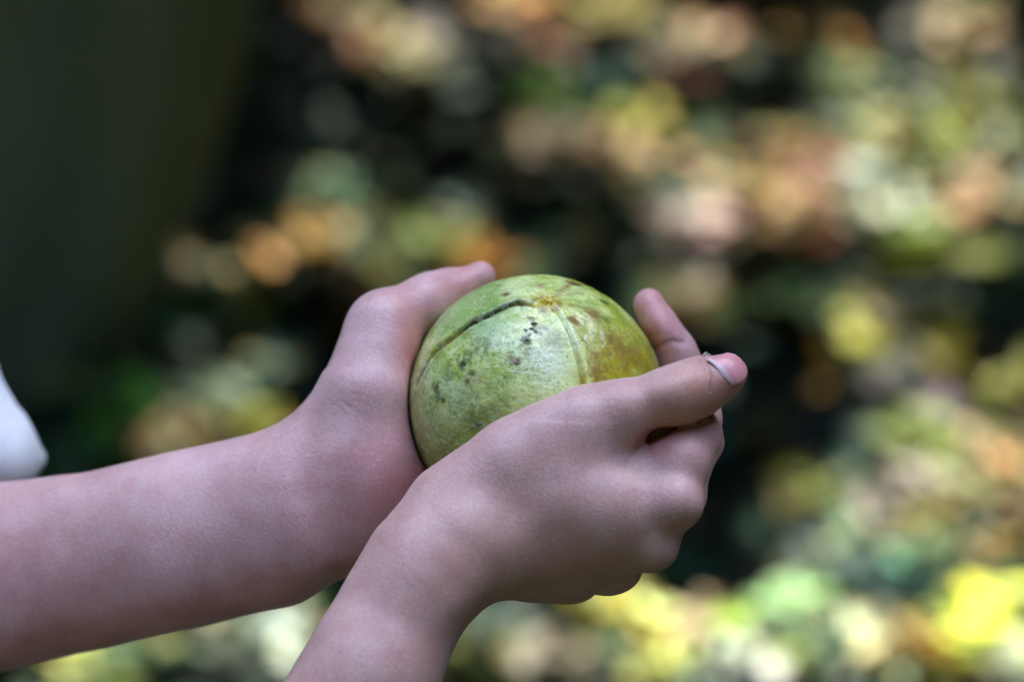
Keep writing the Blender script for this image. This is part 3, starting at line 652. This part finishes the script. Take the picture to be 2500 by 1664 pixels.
# hair, trousers, shoes
HA = fw_.new(); fw_.ell(HA, w2((-.375, 1.115, 1.225)), (92, 80, 92), 0)
X, Y, Z = fw_.coords((slice(None),) * 3)
HA = fw_.carve(HA, BODY2 - 1.0, 3); HA = np.maximum(HA, (X + 292) * 0.9 - (Z - 1235) * 0.6); Vh, Fh = fw_.mesh(HA)
mesh_obj('hair', Vh / 1000.0, Fh, M_hair, person, base=BASE)
fl = Field((-540, 960, -5), (-190, 1290, 740), 8.0, 60.0); TR = fl.new(); SHO = [fl.new(), fl.new()]
for i_, s_ in enumerate((-1, 1)):
    fl.cone(TR, w2((-.38, 1.12 + s_ * .05, .66)), w2((-.37, 1.12 + s_ * .075, .40)), 66, 50, 20)
    fl.cone(TR, w2((-.37, 1.12 + s_ * .075, .40)), w2((-.39, 1.12 + s_ * .08, .10)), 48, 38, 20)
    fl.cone(SHO[i_], w2((-.40, 1.12 + s_ * .08, .04)), w2((-.27, 1.12 + s_ * .09, .03)), 36, 27, 10)
Z = fl.coords((slice(None),) * 3)[2]
Vt, Ft = fl.mesh(TR); mesh_obj('trousers', relax(Vt, Ft, 1) / 1000.0, Ft, M_denim, person, base=BASE)
for s_ in SHO:
    Vt, Ft = fl.mesh(np.maximum(s_, 4 - Z)); mesh_obj('shoe', Vt / 1000.0, Ft, M_shoe, person, base=BASE)

# ------------------------------------------------------------------ thumb nail: a curved plate lying on the thumb
def nail_plate():
    nu, nv = 34, 34
    cx, cy = 1760.0, 908.0
    ax = np.array([0.955, -0.296]); ay = np.array([0.296, 0.955])
    pts = []; cols = []
    for j in range(nv):
        v = -1 + 2 * j / (nv - 1)
        for i in range(nu):
            u = i / (nu - 1)
            vv = v * 41
            start = -3 + 0.0 * abs(vv) - 26 * v * v * (0.55 if v < 0 else -0.55)      # cuticle line, sloping with the thumb's turn
            start = -2 + 20 * v + 0 * v
            start = np.interp(v, [-1, -.6, -.2, .2, .6, 1], [-24, -13, -6, -1, 8, 17])
            end = np.interp(v, [-1, -.7, -.3, 0, .3, .7, 1], [30, 50, 62, 65, 63, 54, 36])
            uu = start + (end - start) * u
            x = cx + uu * ax[0] + vv * ay[0]; y = cy + uu * ax[1] + vv * ay[1]
            pts.append((x, y)); 
            lun = max(0.0, 1 - max(0.0, u - (0.22 - 0.10 * abs(v))) / 0.10)
            c = np.array([0.64, 0.275, 0.285]) * (1 - lun) + np.array([0.58, 0.42, 0.43]) * lun
            fr = max(0.0, (u - 0.955) / 0.045); c = c * (1 - fr) + np.array([0.75, 0.66, 0.60]) * fr
            cols.append(c)
    # march each ray onto the skin
    o = np.array([P(x, y, -75) for x, y in pts]); dirs = np.array([P(x, y, -10) - P(x, y, -75) for x, y in pts]); dirs /= np.linalg.norm(dirs, axis=1)[:, None]
    t = np.zeros(len(o)); hit = np.zeros(len(o), bool)
    for _ in range(260):
        d = sample(fb, NEAR, o + dirs * t[:, None]); hit |= d < 0.02
        t = np.where(hit, t, t + 0.12)
    p = o + dirs * np.minimum(t, 27)[:, None]
    t2 = np.where(hit, t, np.nan).reshape(nv, nu)
    # fill rays that miss with the row's last hit (plate hugs the outline)
    ok = hit.reshape(nv, nu)
    Pt = p.reshape(nv, nu, 3)
    for j in range(nv):
        last = None
        for i in range(nu):
            if ok[j, i]: last = i
            elif last is not None: Pt[j, i] = Pt[j, last] + np.array([0, 0, -0.05 * (i - last)])
    ring = np.zeros((nv, nu)); 
    top = Pt.copy(); 
    edge = np.minimum.reduce([np.arange(nu)[None] / 3.0 + 0 * ring, (np.arange(nv)[:, None]) / 3.0 + 0 * ring, (nv - 1 - np.arange(nv)[:, None]) / 3.0 + 0 * ring])
    lift = 0.30 * np.clip(edge, 0, 1) - 0.10
    top[..., 2] += lift
    bot = Pt.copy(); bot[..., 2] -= 0.6
    V = np.concatenate([top.reshape(-1, 3), bot.reshape(-1, 3)]); n = nu * nv; F = []
    for j in range(nv - 1):
        for i in range(nu - 1):
            a = j * nu + i; F.append((a, a + nu, a + nu + 1, a + 1)); F.append((n + a, n + a + 1, n + a + nu + 1, n + a + nu))
    bd = [j * nu for j in range(nv)] + [(nv - 1) * nu + i for i in range(1, nu)] + [j * nu + nu - 1 for j in range(nv - 2, -1, -1)] + [i for i in range(nu - 2, 0, -1)]
    for a, b in zip(bd, bd[1:] + bd[:1]): F.append((a, b, n + b, n + a)[::-1])
    mesh_obj('thumbnail', to_world(V), F, M_nail, person, base=BASE, cols=np.array(cols * 2))
nail_plate()
# a torn sliver of dry skin at the cuticle
fv = []; ff = []
for (x0, y0, x1, y1, wd) in ((1716, 866, 1729, 860, .22), (1722, 867, 1738, 866, .18)):
    a = P(x0, y0, -57); b = P(x1, y1, -57); m_ = (a + b) / 2 + np.array([0, .25, 0]); o = len(fv)
    fv += [a + [0, wd, 0], a - [0, wd, 0], a + [0, 0, wd], m_ + [0, wd, 0], m_ - [0, wd, 0], m_ + [0, 0, wd], b]
    ff += [[o, o + 1, o + 4, o + 3], [o + 1, o + 2, o + 5, o + 4], [o + 2, o, o + 3, o + 5], [o + 3, o + 4, o + 6], [o + 4, o + 5, o + 6], [o + 5, o + 3, o + 6]]
mesh_obj('skin_flake', to_world(np.array(fv)), ff, M_nail, person, base=BASE, cols=np.tile([[.75, .72, .66]], (len(fv), 1)))

# ------------------------------------------------------------------ ground
GV = []; GF = []
gx = np.concatenate([np.linspace(-60, -4, 12)[:-1], np.linspace(-4, 4, 120), np.linspace(4, 60, 12)[1:]])
gy = np.concatenate([np.linspace(-60, -2, 12)[:-1], np.linspace(-2, 8, 150), np.linspace(8, 90, 14)[1:]])
gX, gY = np.meshgrid(gx, gy, indexing='ij')
gp = np.stack([gX.ravel(), gY.ravel(), 0 * gX.ravel()], 1)
gz = (fbm(gp * 2.3, 4, 77) - 0.5) * 0.05
gp[:, 2] = gz - 0.02
ii, jj = np.meshgrid(np.arange(len(gx) - 1), np.arange(len(gy) - 1), indexing='ij')
a_ = (ii * len(gy) + jj).ravel(); GF = np.stack([a_, a_ + len(gy), a_ + len(gy) + 1, a_ + 1], 1)
tag(mesh_obj('ground', gp, GF, M_soil), kind='structure')

# ------------------------------------------------------------------ leaves
def leaf_mesh(L, W, curl, seed, lobed=False):
    """one leaf: rows along a midrib, folded and curled; returns verts, quads (unit along +x)"""
    r_ = random.Random(seed); n = 7; V = []; F = []
    for i in range(n):
        t = i / (n - 1); wd = W * 0.5 * (math.sin(math.pi * min(1, max(0.02, t)) ** 0.8) ** 0.8 + 0.02)
        if lobed and i % 2: wd *= 0.62
        z = curl * L * (t - 0.5) ** 2 * 2; sway = 0.06 * L * math.sin(t * 3 + seed)
        for s in (-1, -0.5, 0, 0.5, 1):
            V.append((L * (t - 0.5), sway + s * wd, z + abs(s) ** 1.5 * wd * 0.45 * (0.4 + 0.6 * r_.random())))
    for i in range(n - 1):
        for k in range(4):
            a = i * 5 + k; F.append((a, a + 5, a + 6, a + 1))
    st = len(V); V += [(-L * 0.5, -0.0012, 0), (-L * 0.5, 0.0012, 0), (-L * 0.72, 0.001, 0.004), (-L * 0.72, -0.001, 0.004)]; F.append((st, st + 1, st + 2, st + 3))
    return np.array(V), np.array(F)
def rot_mat(yaw, tilt, roll):
    return np.array((Matrix.Rotation(yaw, 3, 'Z') @ Matrix.Rotation(tilt, 3, 'Y') @ Matrix.Rotation(roll, 3, 'X')))

K = 25 / 23.56
SPOTS = [  # x, y, width (pixels of the 2356-wide view), colour, lit?, label words
 (1580,110,105,(215,175,150),1,'pale peach','near the top edge right of centre, brightest up there'),
 (925,130,150,(190,170,125),1,'straw coloured','upper middle, left of the dark green patch'),
 (800,40,110,(150,100,45),1,'rust brown','at the top edge, upper left of the straw coloured leaf'),
 (2010,470,135,(252,255,215),1,'pale cream','right side, the brightest spot of the upper half'),
 (2110,535,110,(190,200,100),1,'yellow green','just below the pale cream leaf at the right'),
 (1470,380,125,(235,195,160),1,'peach','upper centre right, above the fruit'),
 (1620,485,130,(215,180,175),1,'pinkish grey','right of centre, at the lower rim of the sunlit patch'),
 (1730,420,120,(215,180,115),1,'tan','in the middle of the sunlit patch above the thumb'),
 (1840,500,120,(250,205,160),1,'light peach','left neighbour of the pale cream leaf'),
 (1880,425,110,(215,155,140),1,'dusty pink','above the light peach leaf'),
 (1815,350,120,(185,115,75),1,'orange brown','top of the sunlit patch at the right'),
 (1460,290,100,(175,165,65),1,'mustard','above the peach leaf over the fruit'),
 (1230,320,120,(150,115,70),1,'brown','straight above the fruit'),
 (2170,310,120,(185,175,75),1,'mustard green','upper right, inside the yellow patch'),
 (2070,300,110,(155,165,90),1,'dull green','upper right, left part of the yellow patch'),
 (1950,180,110,(135,150,95),1,'greyish green','upper right between dark gaps'),
 (2190,45,130,(180,150,105),1,'tan','in the top right corner area'),
 (2270,230,130,(155,145,80),1,'olive','upper right near the edge'),
 (1900,80,130,(120,92,55),0,'brown','top right, left of the tan corner leaf'),
 (2250,430,140,(205,155,115),1,'salmon','right edge, beside the pale cream leaf'),
 (2345,340,90,(200,195,180),1,'silvery','cut by the right edge of the picture'),
 (728,545,95,(195,145,70),1,'bright orange tan','left of centre, alone on dark soil'),
 (855,540,95,(150,120,90),1,'mauve brown','right neighbour of the bright orange tan leaf'),
 (1015,550,90,(135,145,70),1,'olive green','above the raised thumb of the far hand'),
 (840,620,110,(165,115,45),1,'orange','just above the bent thumb of the far hand'),
 (770,445,95,(28,100,55),1,'emerald','small, above the bright orange tan leaf'),
 (300,625,90,(135,95,40),1,'brown orange','left side, at the foot of the trunk'),
 (390,625,90,(100,88,50),1,'dull olive','left side, right of the brown orange leaf'),
 (435,740,130,(60,95,66),0,'bluish green','left side, above the forearm'),
 (550,700,120,(98,92,48),0,'olive brown','between the trunk and the bent thumb'),
 (290,790,120,(88,80,62),0,'grey brown','left side above the green leaves'),
 (470,900,105,(150,175,150),1,'whitish green','above the far forearm'),
 (475,965,80,(165,160,125),1,'beige','touching the whitish green leaf from below'),
 (600,965,95,(175,170,70),1,'lemon','behind the far wrist'),
 (280,915,110,(80,115,52),0,'grass green','left side above the far forearm'),
 (370,1030,120,(155,122,80),1,'light brown','right behind the far forearm'),
 (150,900,110,(92,92,54),0,'khaki','beside the white shirt'),
 (150,1055,100,(30,110,35),1,'vivid green','touching the white shirt hem'),
 (640,850,110,(40,60,56),0,'slate','left of the far wrist, in shade'),
 (1575,700,100,(150,118,60),1,'ochre','between the fruit and the fingertip at the right'),
 (1990,780,115,(200,185,80),1,'yellow','right of the near thumb, brightest in the dark area'),
 (2015,870,90,(125,115,120),1,'mauve grey','just under the yellow leaf right of the thumb'),
 (2130,1000,125,(145,155,70),1,'moss green','right side, middle height'),
 (2280,1060,130,(252,200,155),1,'pale salmon','right edge, middle height'),
 (2330,1160,90,(150,105,55),1,'cinnamon','right edge, under the pale salmon leaf'),
 (2200,1165,90,(175,160,110),1,'sand','right side, left of the cinnamon leaf'),
 (1870,1140,120,(135,132,55),1,'olive yellow','right of the curled fingers'),
 (1930,1270,90,(105,118,118),1,'steel blue','lower right, alone in the dark'),
 (2110,1270,100,(60,82,74),0,'lead grey','lower right, right of the steel blue leaf'),
 (2280,1265,100,(175,145,85),1,'caramel','lower right edge'),
 (1840,1400,130,(205,235,180),1,'mint white','bottom right, on the big green leaf'),
 (1790,1490,190,(175,190,60),1,'large lime','bottom right, under the mint white leaf'),
 (1690,1550,110,(255,245,215),1,'cream white','at the bottom edge below the curled fingers'),
 (1600,1440,90,(225,190,165),1,'shell pink','below the knuckles of the near hand'),
 (1975,1500,110,(252,225,185),1,'ivory','bottom right, right of the large lime leaf'),
 (2225,1450,170,(235,225,95),1,'large yellow','in the bottom right corner'),
 (2300,1530,100,(255,230,200),1,'blush white','in the very corner at the bottom right'),
 (2140,1490,90,(225,165,70),1,'amber','left edge of the large yellow leaf'),
 (1430,1410,140,(205,190,85),1,'golden olive','right below the knuckles'),
 (1215,1490,105,(200,185,175),1,'pinkish white','bottom centre, right of the near forearm'),
 (1340,1530,110,(225,200,200),1,'lavender','at the bottom edge, centre'),
 (1530,1490,120,(240,230,150),1,'pale yellow','bottom centre, below the golden olive leaf'),
 (1150,1425,100,(85,105,95),1,'bluish grey','in the crook below the near wrist'),
 (630,1460,105,(235,225,205),1,'chalk white','between the two forearms'),
 (520,1440,100,(220,195,170),1,'pale beige','under the far forearm, left of the chalk white leaf'),
 (210,1530,140,(250,250,140),1,'bright lemon','bottom left under the far forearm'),
 (330,1500,110,(225,210,160),1,'pale straw','bottom left, right of the bright lemon leaf'),
 (560,1530,120,(110,120,105),1,'ash green','bottom left, beside the near forearm'),
 (2335,880,90,(160,155,75),1,'faded yellow','at the right edge above the middle'),
 (1090,1530,110,(165,160,70),1,'pea green','bottom, touching the near forearm'),
 (1130,610,120,(215,145,70),1,'apricot','behind the tip of the raised thumb'),
 (1430,35,140,(165,145,75),1,'khaki yellow','top edge, left of the pale peach leaf'),
 (1190,5,120,(230,175,130),1,'pale orange','cut by the top edge, centre'),
 (1110,465,120,(24,42,38),0,'dark slate','in the dark hollow above the fruit'),
 (1400,560,120,(26,44,36),0,'dark grey green','right above the fruit'),
 (1890,690,120,(82,100,70),0,'sage','right of the fingertip'),
 (1250,200,130,(60,85,35),0,'dark green','in the green patch near the top centre'),
 (1650,100,90,(125,95,75),0,'rosy brown','right of the pale peach leaf at the top'),
 (1340,340,110,(170,120,85),1,'terracotta','above the fruit, left of the peach leaf'),
 (2120,1110,90,(95,90,80),0,'taupe','right side, left of the sand leaf'),
]
KS, KH = 3.7, 0.34           # what a white surface returns in sun and in shade here (tuned by eye)
LIT = []
SPOTS = [(x, y, wd * (1.3 if min(c[0], c[1]) > 220 else 1), tuple(v * (1.25 if min(c[0], c[1]) > 220 else 1) for v in c), l_, a_, b_) for (x, y, wd, c, l_, a_, b_) in SPOTS]
spot_pts = []
for i, (x, y, wd, c, lit, cw, where) in enumerate(SPOTS):
    g = ground_pt(x * K, y * K, 0.03); spot_pts.append(g)
    mm = wd * K / (FPX / np.linalg.norm(g - CAM)) 
    if lit: LIT.append((g[0], g[1], mm * 0.5 + 0.004))
LEAFB = 2.2
def vivid(c, k=1.12):
    if max(c) < .06: k = .8
    c = np.asarray(c, float); l = c @ np.array([.3, .59, .11]); return np.clip(l + (c - l) * k, 0.002, 2)
def place_leaf(i, spot, g):
    x, y, wd, c, lit, cw, where = spot
    L = wd * K / (FPX / np.linalg.norm(g - CAM)) * .92
    V, F = leaf_mesh(L, L * random.uniform(.55, .85), random.uniform(.05, .25), i, i % 3 == 0)
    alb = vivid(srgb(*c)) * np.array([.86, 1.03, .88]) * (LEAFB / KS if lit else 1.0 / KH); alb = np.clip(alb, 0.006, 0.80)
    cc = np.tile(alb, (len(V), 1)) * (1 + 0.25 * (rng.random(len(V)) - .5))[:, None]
    # the blade is tipped towards the open side so it faces up and a little to the viewer
    Mx = rot_mat(random.uniform(0, 6.28), random.uniform(-.2, .2), random.uniform(-.2, .2))
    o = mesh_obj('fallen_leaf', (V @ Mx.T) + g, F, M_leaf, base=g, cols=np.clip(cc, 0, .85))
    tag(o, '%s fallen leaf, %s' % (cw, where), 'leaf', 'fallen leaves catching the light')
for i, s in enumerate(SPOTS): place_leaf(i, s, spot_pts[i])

def scatter(name, pts, sizes, cols, mat, tiltmax, seed, wr=0.6):
    r2 = np.random.default_rng(seed); n = len(pts)
    base = [leaf_mesh(1.0, wr, 0.2 + 0.15 * k, k, k == 2) for k in range(3)]
    AV = []; AF = []; AC = []; off = 0
    for k in range(3):
        ids = np.arange(n)[np.arange(n) % 3 == k]; V, F = base[k]
        yaw = r2.uniform(0, 6.28, len(ids)); ti = r2.normal(0, tiltmax, len(ids)); ro = r2.normal(0, tiltmax, len(ids))
        cy, sy, ct, st, cr, sr = np.cos(yaw), np.sin(yaw), np.cos(ti), np.sin(ti), np.cos(ro), np.sin(ro)
        Rm = np.empty((len(ids), 3, 3))
        Rm[:, 0, 0] = cy * ct; Rm[:, 0, 1] = cy * st * sr - sy * cr; Rm[:, 0, 2] = cy * st * cr + sy * sr
        Rm[:, 1, 0] = sy * ct; Rm[:, 1, 1] = sy * st * sr + cy * cr; Rm[:, 1, 2] = sy * st * cr - cy * sr
        Rm[:, 2, 0] = -st; Rm[:, 2, 1] = ct * sr; Rm[:, 2, 2] = ct * cr
        W = np.einsum('nij,vj->nvi', Rm, V) * sizes[ids][:, None, None] + pts[ids][:, None]
        AV.append(W.reshape(-1, 3)); AF.append((F[None] + (np.arange(len(ids)) * len(V))[:, None, None]).reshape(-1, 4) + off)
        AC.append(np.repeat(cols[ids], len(V), axis=0)); off += len(ids) * len(V)
    return np.concatenate(AV), np.concatenate(AF), np.concatenate(AC)
PAL = np.array([(0.040, 0.034, 0.010), (0.055, 0.032, 0.012), (0.026, 0.050, 0.010), (0.010, 0.050, 0.020), (0.007, 0.036, 0.020), (0.06, 0.045, 0.015), (0.035, 0.055, 0.012), (0.008, 0.032, 0.026), (0.012, 0.058, 0.022)])
n = 9000
px_ = np.where(rng.random(n) < .6, rng.uniform(-1.0, 1.0, n), rng.uniform(-3.5, 3.5, n)); py_ = np.where(rng.random(n) < .6, rng.uniform(1.3, 3.8, n), rng.uniform(-0.5, 7, n))
pts = np.stack([px_, py_, rng.uniform(0.0, 0.022, n)], 1)
pk = rng.integers(0, len(PAL), n)
cols = PAL[pk] * np.where(np.isin(pk, [2, 3, 4, 7, 8]), 1.9, .9)[:, None] * rng.uniform(.25, 1.0, (n, 1)) * np.array([.8, 1.1, 1.1])
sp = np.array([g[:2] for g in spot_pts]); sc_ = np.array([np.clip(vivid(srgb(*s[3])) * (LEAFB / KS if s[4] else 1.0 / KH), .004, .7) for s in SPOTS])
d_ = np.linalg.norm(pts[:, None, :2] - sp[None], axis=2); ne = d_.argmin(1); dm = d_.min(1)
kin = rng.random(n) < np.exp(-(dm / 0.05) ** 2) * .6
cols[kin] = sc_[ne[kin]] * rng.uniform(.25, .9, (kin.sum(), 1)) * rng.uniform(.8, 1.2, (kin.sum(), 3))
lsz = rng.uniform(.035, .085, n)
# broken pieces and small leaves lying round the larger ones
fr_p = []; fr_c = []; fr_s = []
for g, s_, c_ in zip(spot_pts, SPOTS, sc_):
    rr = s_[2] * K / (FPX / np.linalg.norm(g - CAM)) * .5
    for _ in range(16):
        a_, q_ = rng.uniform(0, 6.28), rr * rng.uniform(.3, 1.7)
        if rng.random() < .38: c2 = np.array([(.10, .13, .02), (.05, .12, .03), (.16, .13, .03), (.03, .08, .03)][rng.integers(0, 4)]) * rng.uniform(.5, 1.3)
        else: c2 = c_ * np.array([.88, 1.03, .92]) * rng.uniform(.6, 1.25) * rng.uniform(.85, 1.15, 3)
        fr_p.append(g + np.array([q_ * math.cos(a_), q_ * math.sin(a_), rng.uniform(-.008, .008)])); fr_c.append(c2); fr_s.append(rng.uniform(.014, .036))
pts = np.concatenate([pts, fr_p]); cols = np.clip(np.concatenate([cols, fr_c]), .002, .8); lsz = np.concatenate([lsz, fr_s])
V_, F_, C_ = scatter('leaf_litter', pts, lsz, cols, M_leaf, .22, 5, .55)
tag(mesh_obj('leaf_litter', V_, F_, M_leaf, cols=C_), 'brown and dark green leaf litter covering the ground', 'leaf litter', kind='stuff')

# ------------------------------------------------------------------ the tree: trunk at the upper left, crown overhead with gaps
tb = ground_pt(-80, 800)
tree = empty('tree', (tb[0], tb[1], 0)); tag(tree, 'thick mossy tree trunk in deep shade, upper left behind the hands', 'tree')
def tube(pts, rads, ns, seed, amp=0.07):
    V = []; F = []
    for k, (p, r) in enumerate(zip(pts, rads)):
        p = np.asarray(p, float)
        d = np.asarray(pts[min(k + 1, len(pts) - 1)], float) - np.asarray(pts[max(k - 1, 0)], float); d /= np.linalg.norm(d)
        a = np.cross(d, [0.3, 1, 0.1]); a /= np.linalg.norm(a); b = np.cross(d, a)
        for j in range(ns):
            t = 2 * math.pi * j / ns
            rr = r * (1 + amp * math.sin(5 * t + seed + 0.25 * k) + amp * 0.7 * math.sin(11 * t + 2 * seed - 0.1 * k) + amp * .5 * math.sin(3 * t + .4 * k))
            V.append(p + rr * (math.cos(t) * a + math.sin(t) * b))
    for k in range(len(pts) - 1):
        for j in range(ns):
            q = k * ns + j; q2 = k * ns + (j + 1) % ns; F.append((q, q2, q2 + ns, q + ns))
    return np.array(V), np.array(F)
tx, ty = tb[0], tb[1]
tp = [(tx - .02, ty, -.05), (tx, ty, .0), (tx + .03, ty, .06), (tx + .07, ty + .01, .14), (tx + .105, ty + .02, .24), (tx + .13, ty + .03, .36), (tx + .15, ty + .06, .55), (tx + .16, ty + .12, .9), (tx + .12, ty + .2, 1.5), (tx + .05, ty + .35, 2.3), (tx - .05, ty + .6, 3.3), (tx - .1, ty + .9, 4.6)]
tr_ = [.145, .125, .112, .106, .104, .102, .10, .095, .088, .078, .06, .03]
V_, F_ = tube(tp, tr_, 64, 1.0, 0.04); mesh_obj('trunk', V_, F_, M_bark, tree, base=(tx, ty, 0))
# crown: unseen leaves between sun and clearing, gaps shaped to light chosen spots
CH0, CH1 = 3.2, 5.0
n = 34000
cz = rng.uniform(CH0, CH1, n)
gx_ = rng.uniform(-1.3, 1.3, n); gy_ = rng.uniform(0.1, 3.7, n)      # where its shadow falls
cx_ = gx_ + sdir[0] / sdir[2] * cz; cy_ = gy_ + sdir[1] / sdir[2] * cz
sz = rng.uniform(.075, .13, n)
keep = np.ones(n, bool)
for (a, b, r) in LIT: keep &= ((gx_ - a) ** 2 + (gy_ - b) ** 2) > (r + sz * .48) ** 2
cp = np.stack([cx_, cy_, cz], 1)[keep]; sz = sz[keep]
cc = np.array([(0.03, 0.07, 0.015), (0.05, 0.10, 0.02), (0.02, 0.05, 0.015), (0.09, 0.10, 0.02)])[rng.integers(0, 4, len(cp))]
V_, F_, C_ = scatter('crown', cp, sz, cc, M_crown, .45, 8, .75)
mesh_obj('crown', V_, F_, M_crown, tree, base=(tx, ty, 0), cols=C_)
# unseen foliage added to darken the ground beyond the hands, sunlit spots left open
n = 2600
lz = rng.uniform(1.25, 2.0, n); lx = rng.uniform(-1.0, 1.0, n); ly = rng.uniform(1.75, 3.9, n); lsz2 = rng.uniform(.08, .13, n)
gx2 = lx - sdir[0] / sdir[2] * lz; gy2 = ly - sdir[1] / sdir[2] * lz; keep = np.ones(n, bool)
for (a, b, r) in LIT: keep &= ((gx2 - a) ** 2 + (gy2 - b) ** 2) > (r + lsz2 * .52) ** 2
cpl = np.stack([lx, ly, lz], 1)
for px0, py0 in ((0, 0), (2500, 0)):                      # nothing of it hangs into the field of view
    d0 = (ground_pt(px0, py0) - CAM); keep &= (cpl[:, 2] - CAM[2]) / cpl[:, 1] > d0[2] / d0[1] + .12
cpl = cpl[keep]
shade_fol = empty('shade_foliage', (-1.1, 3.4, 0)); tag(shade_fol, 'unseen foliage added to shade the leaf-strewn ground', 'shade_foliage')
V_, F_, C_ = scatter('shade_foliage', cpl, lsz2[keep], np.tile([[.03, .07, .02]], (len(cpl), 1)) * rng.uniform(.6, 1.4, (len(cpl), 1)), M_crown, .3, 12, .8)
mesh_obj('crown', V_, F_, M_crown, shade_fol, base=(-1.1, 3.4, 0), cols=C_)
V_, F_ = tube([(-1.1, 3.4, -.03), (-1.12, 3.42, .5), (-1.05, 3.38, 1.0), (-.85, 3.3, 1.5), (-.6, 3.2, 1.8)], [.03, .026, .022, .015, .006], 12, 2, .03)
mesh_obj('trunk', V_, F_, M_bark, shade_fol, base=(-1.1, 3.4, 0))
# ring of unseen foliage added to block low sky light, tallest behind the camera
n = 52000
an = rng.uniform(0, 2 * math.pi, n); rad = 4.7 + 2.6 * rng.random(n) ** 1.3; hz = -.1 + rng.random(n) * (3.4 + 8.0 * (1 - np.cos(an)) / 2)
fpts = np.stack([rad * np.sin(an), 1.5 + rad * np.cos(an), hz], 1)
fc = np.array([(0.03, 0.04, 0.006), (0.06, 0.065, 0.008), (0.03, 0.03, 0.006), (0.09, 0.06, 0.012)])[rng.integers(0, 4, n)]
V_, F_, C_ = scatter('foliage_screen', fpts, rng.uniform(.30, .52, n), fc, M_crown, .9, 31, .8)
tag(mesh_obj('foliage_screen', V_, F_, M_crown, cols=C_), 'unseen ring of foliage added to block low sky light', 'foliage_screen', kind='stuff')
# limbs
LV = []; LF = []; off = 0
for (h0, ex, ey, ez, r) in [(2.2, -1.6, 3.9, 3.6, .035), (2.6, 1.4, 5.6, 4.4, .022), (3.1, -1.4, 4.6, 4.2, .03)]:
    k = np.interp(h0, [p[2] for p in tp], [p[1] for p in tp]); s0 = np.array([np.interp(h0, [p[2] for p in tp], [p[0] for p in tp]), k, h0]); e0 = np.array([ex, ey, ez])
    ps = [s0 + (e0 - s0) * t + np.array([0, 0, .25 * math.sin(t * 3.1)]) for t in np.linspace(0, 1, 7)]
    v, f = tube(ps, np.linspace(r, .008, 7), 8, h0, .04); LV.append(v); LF.append(f + off); off += len(v)
mesh_obj('branches', np.concatenate(LV), np.concatenate(LF), M_bark, tree, base=(tx, ty, 0))
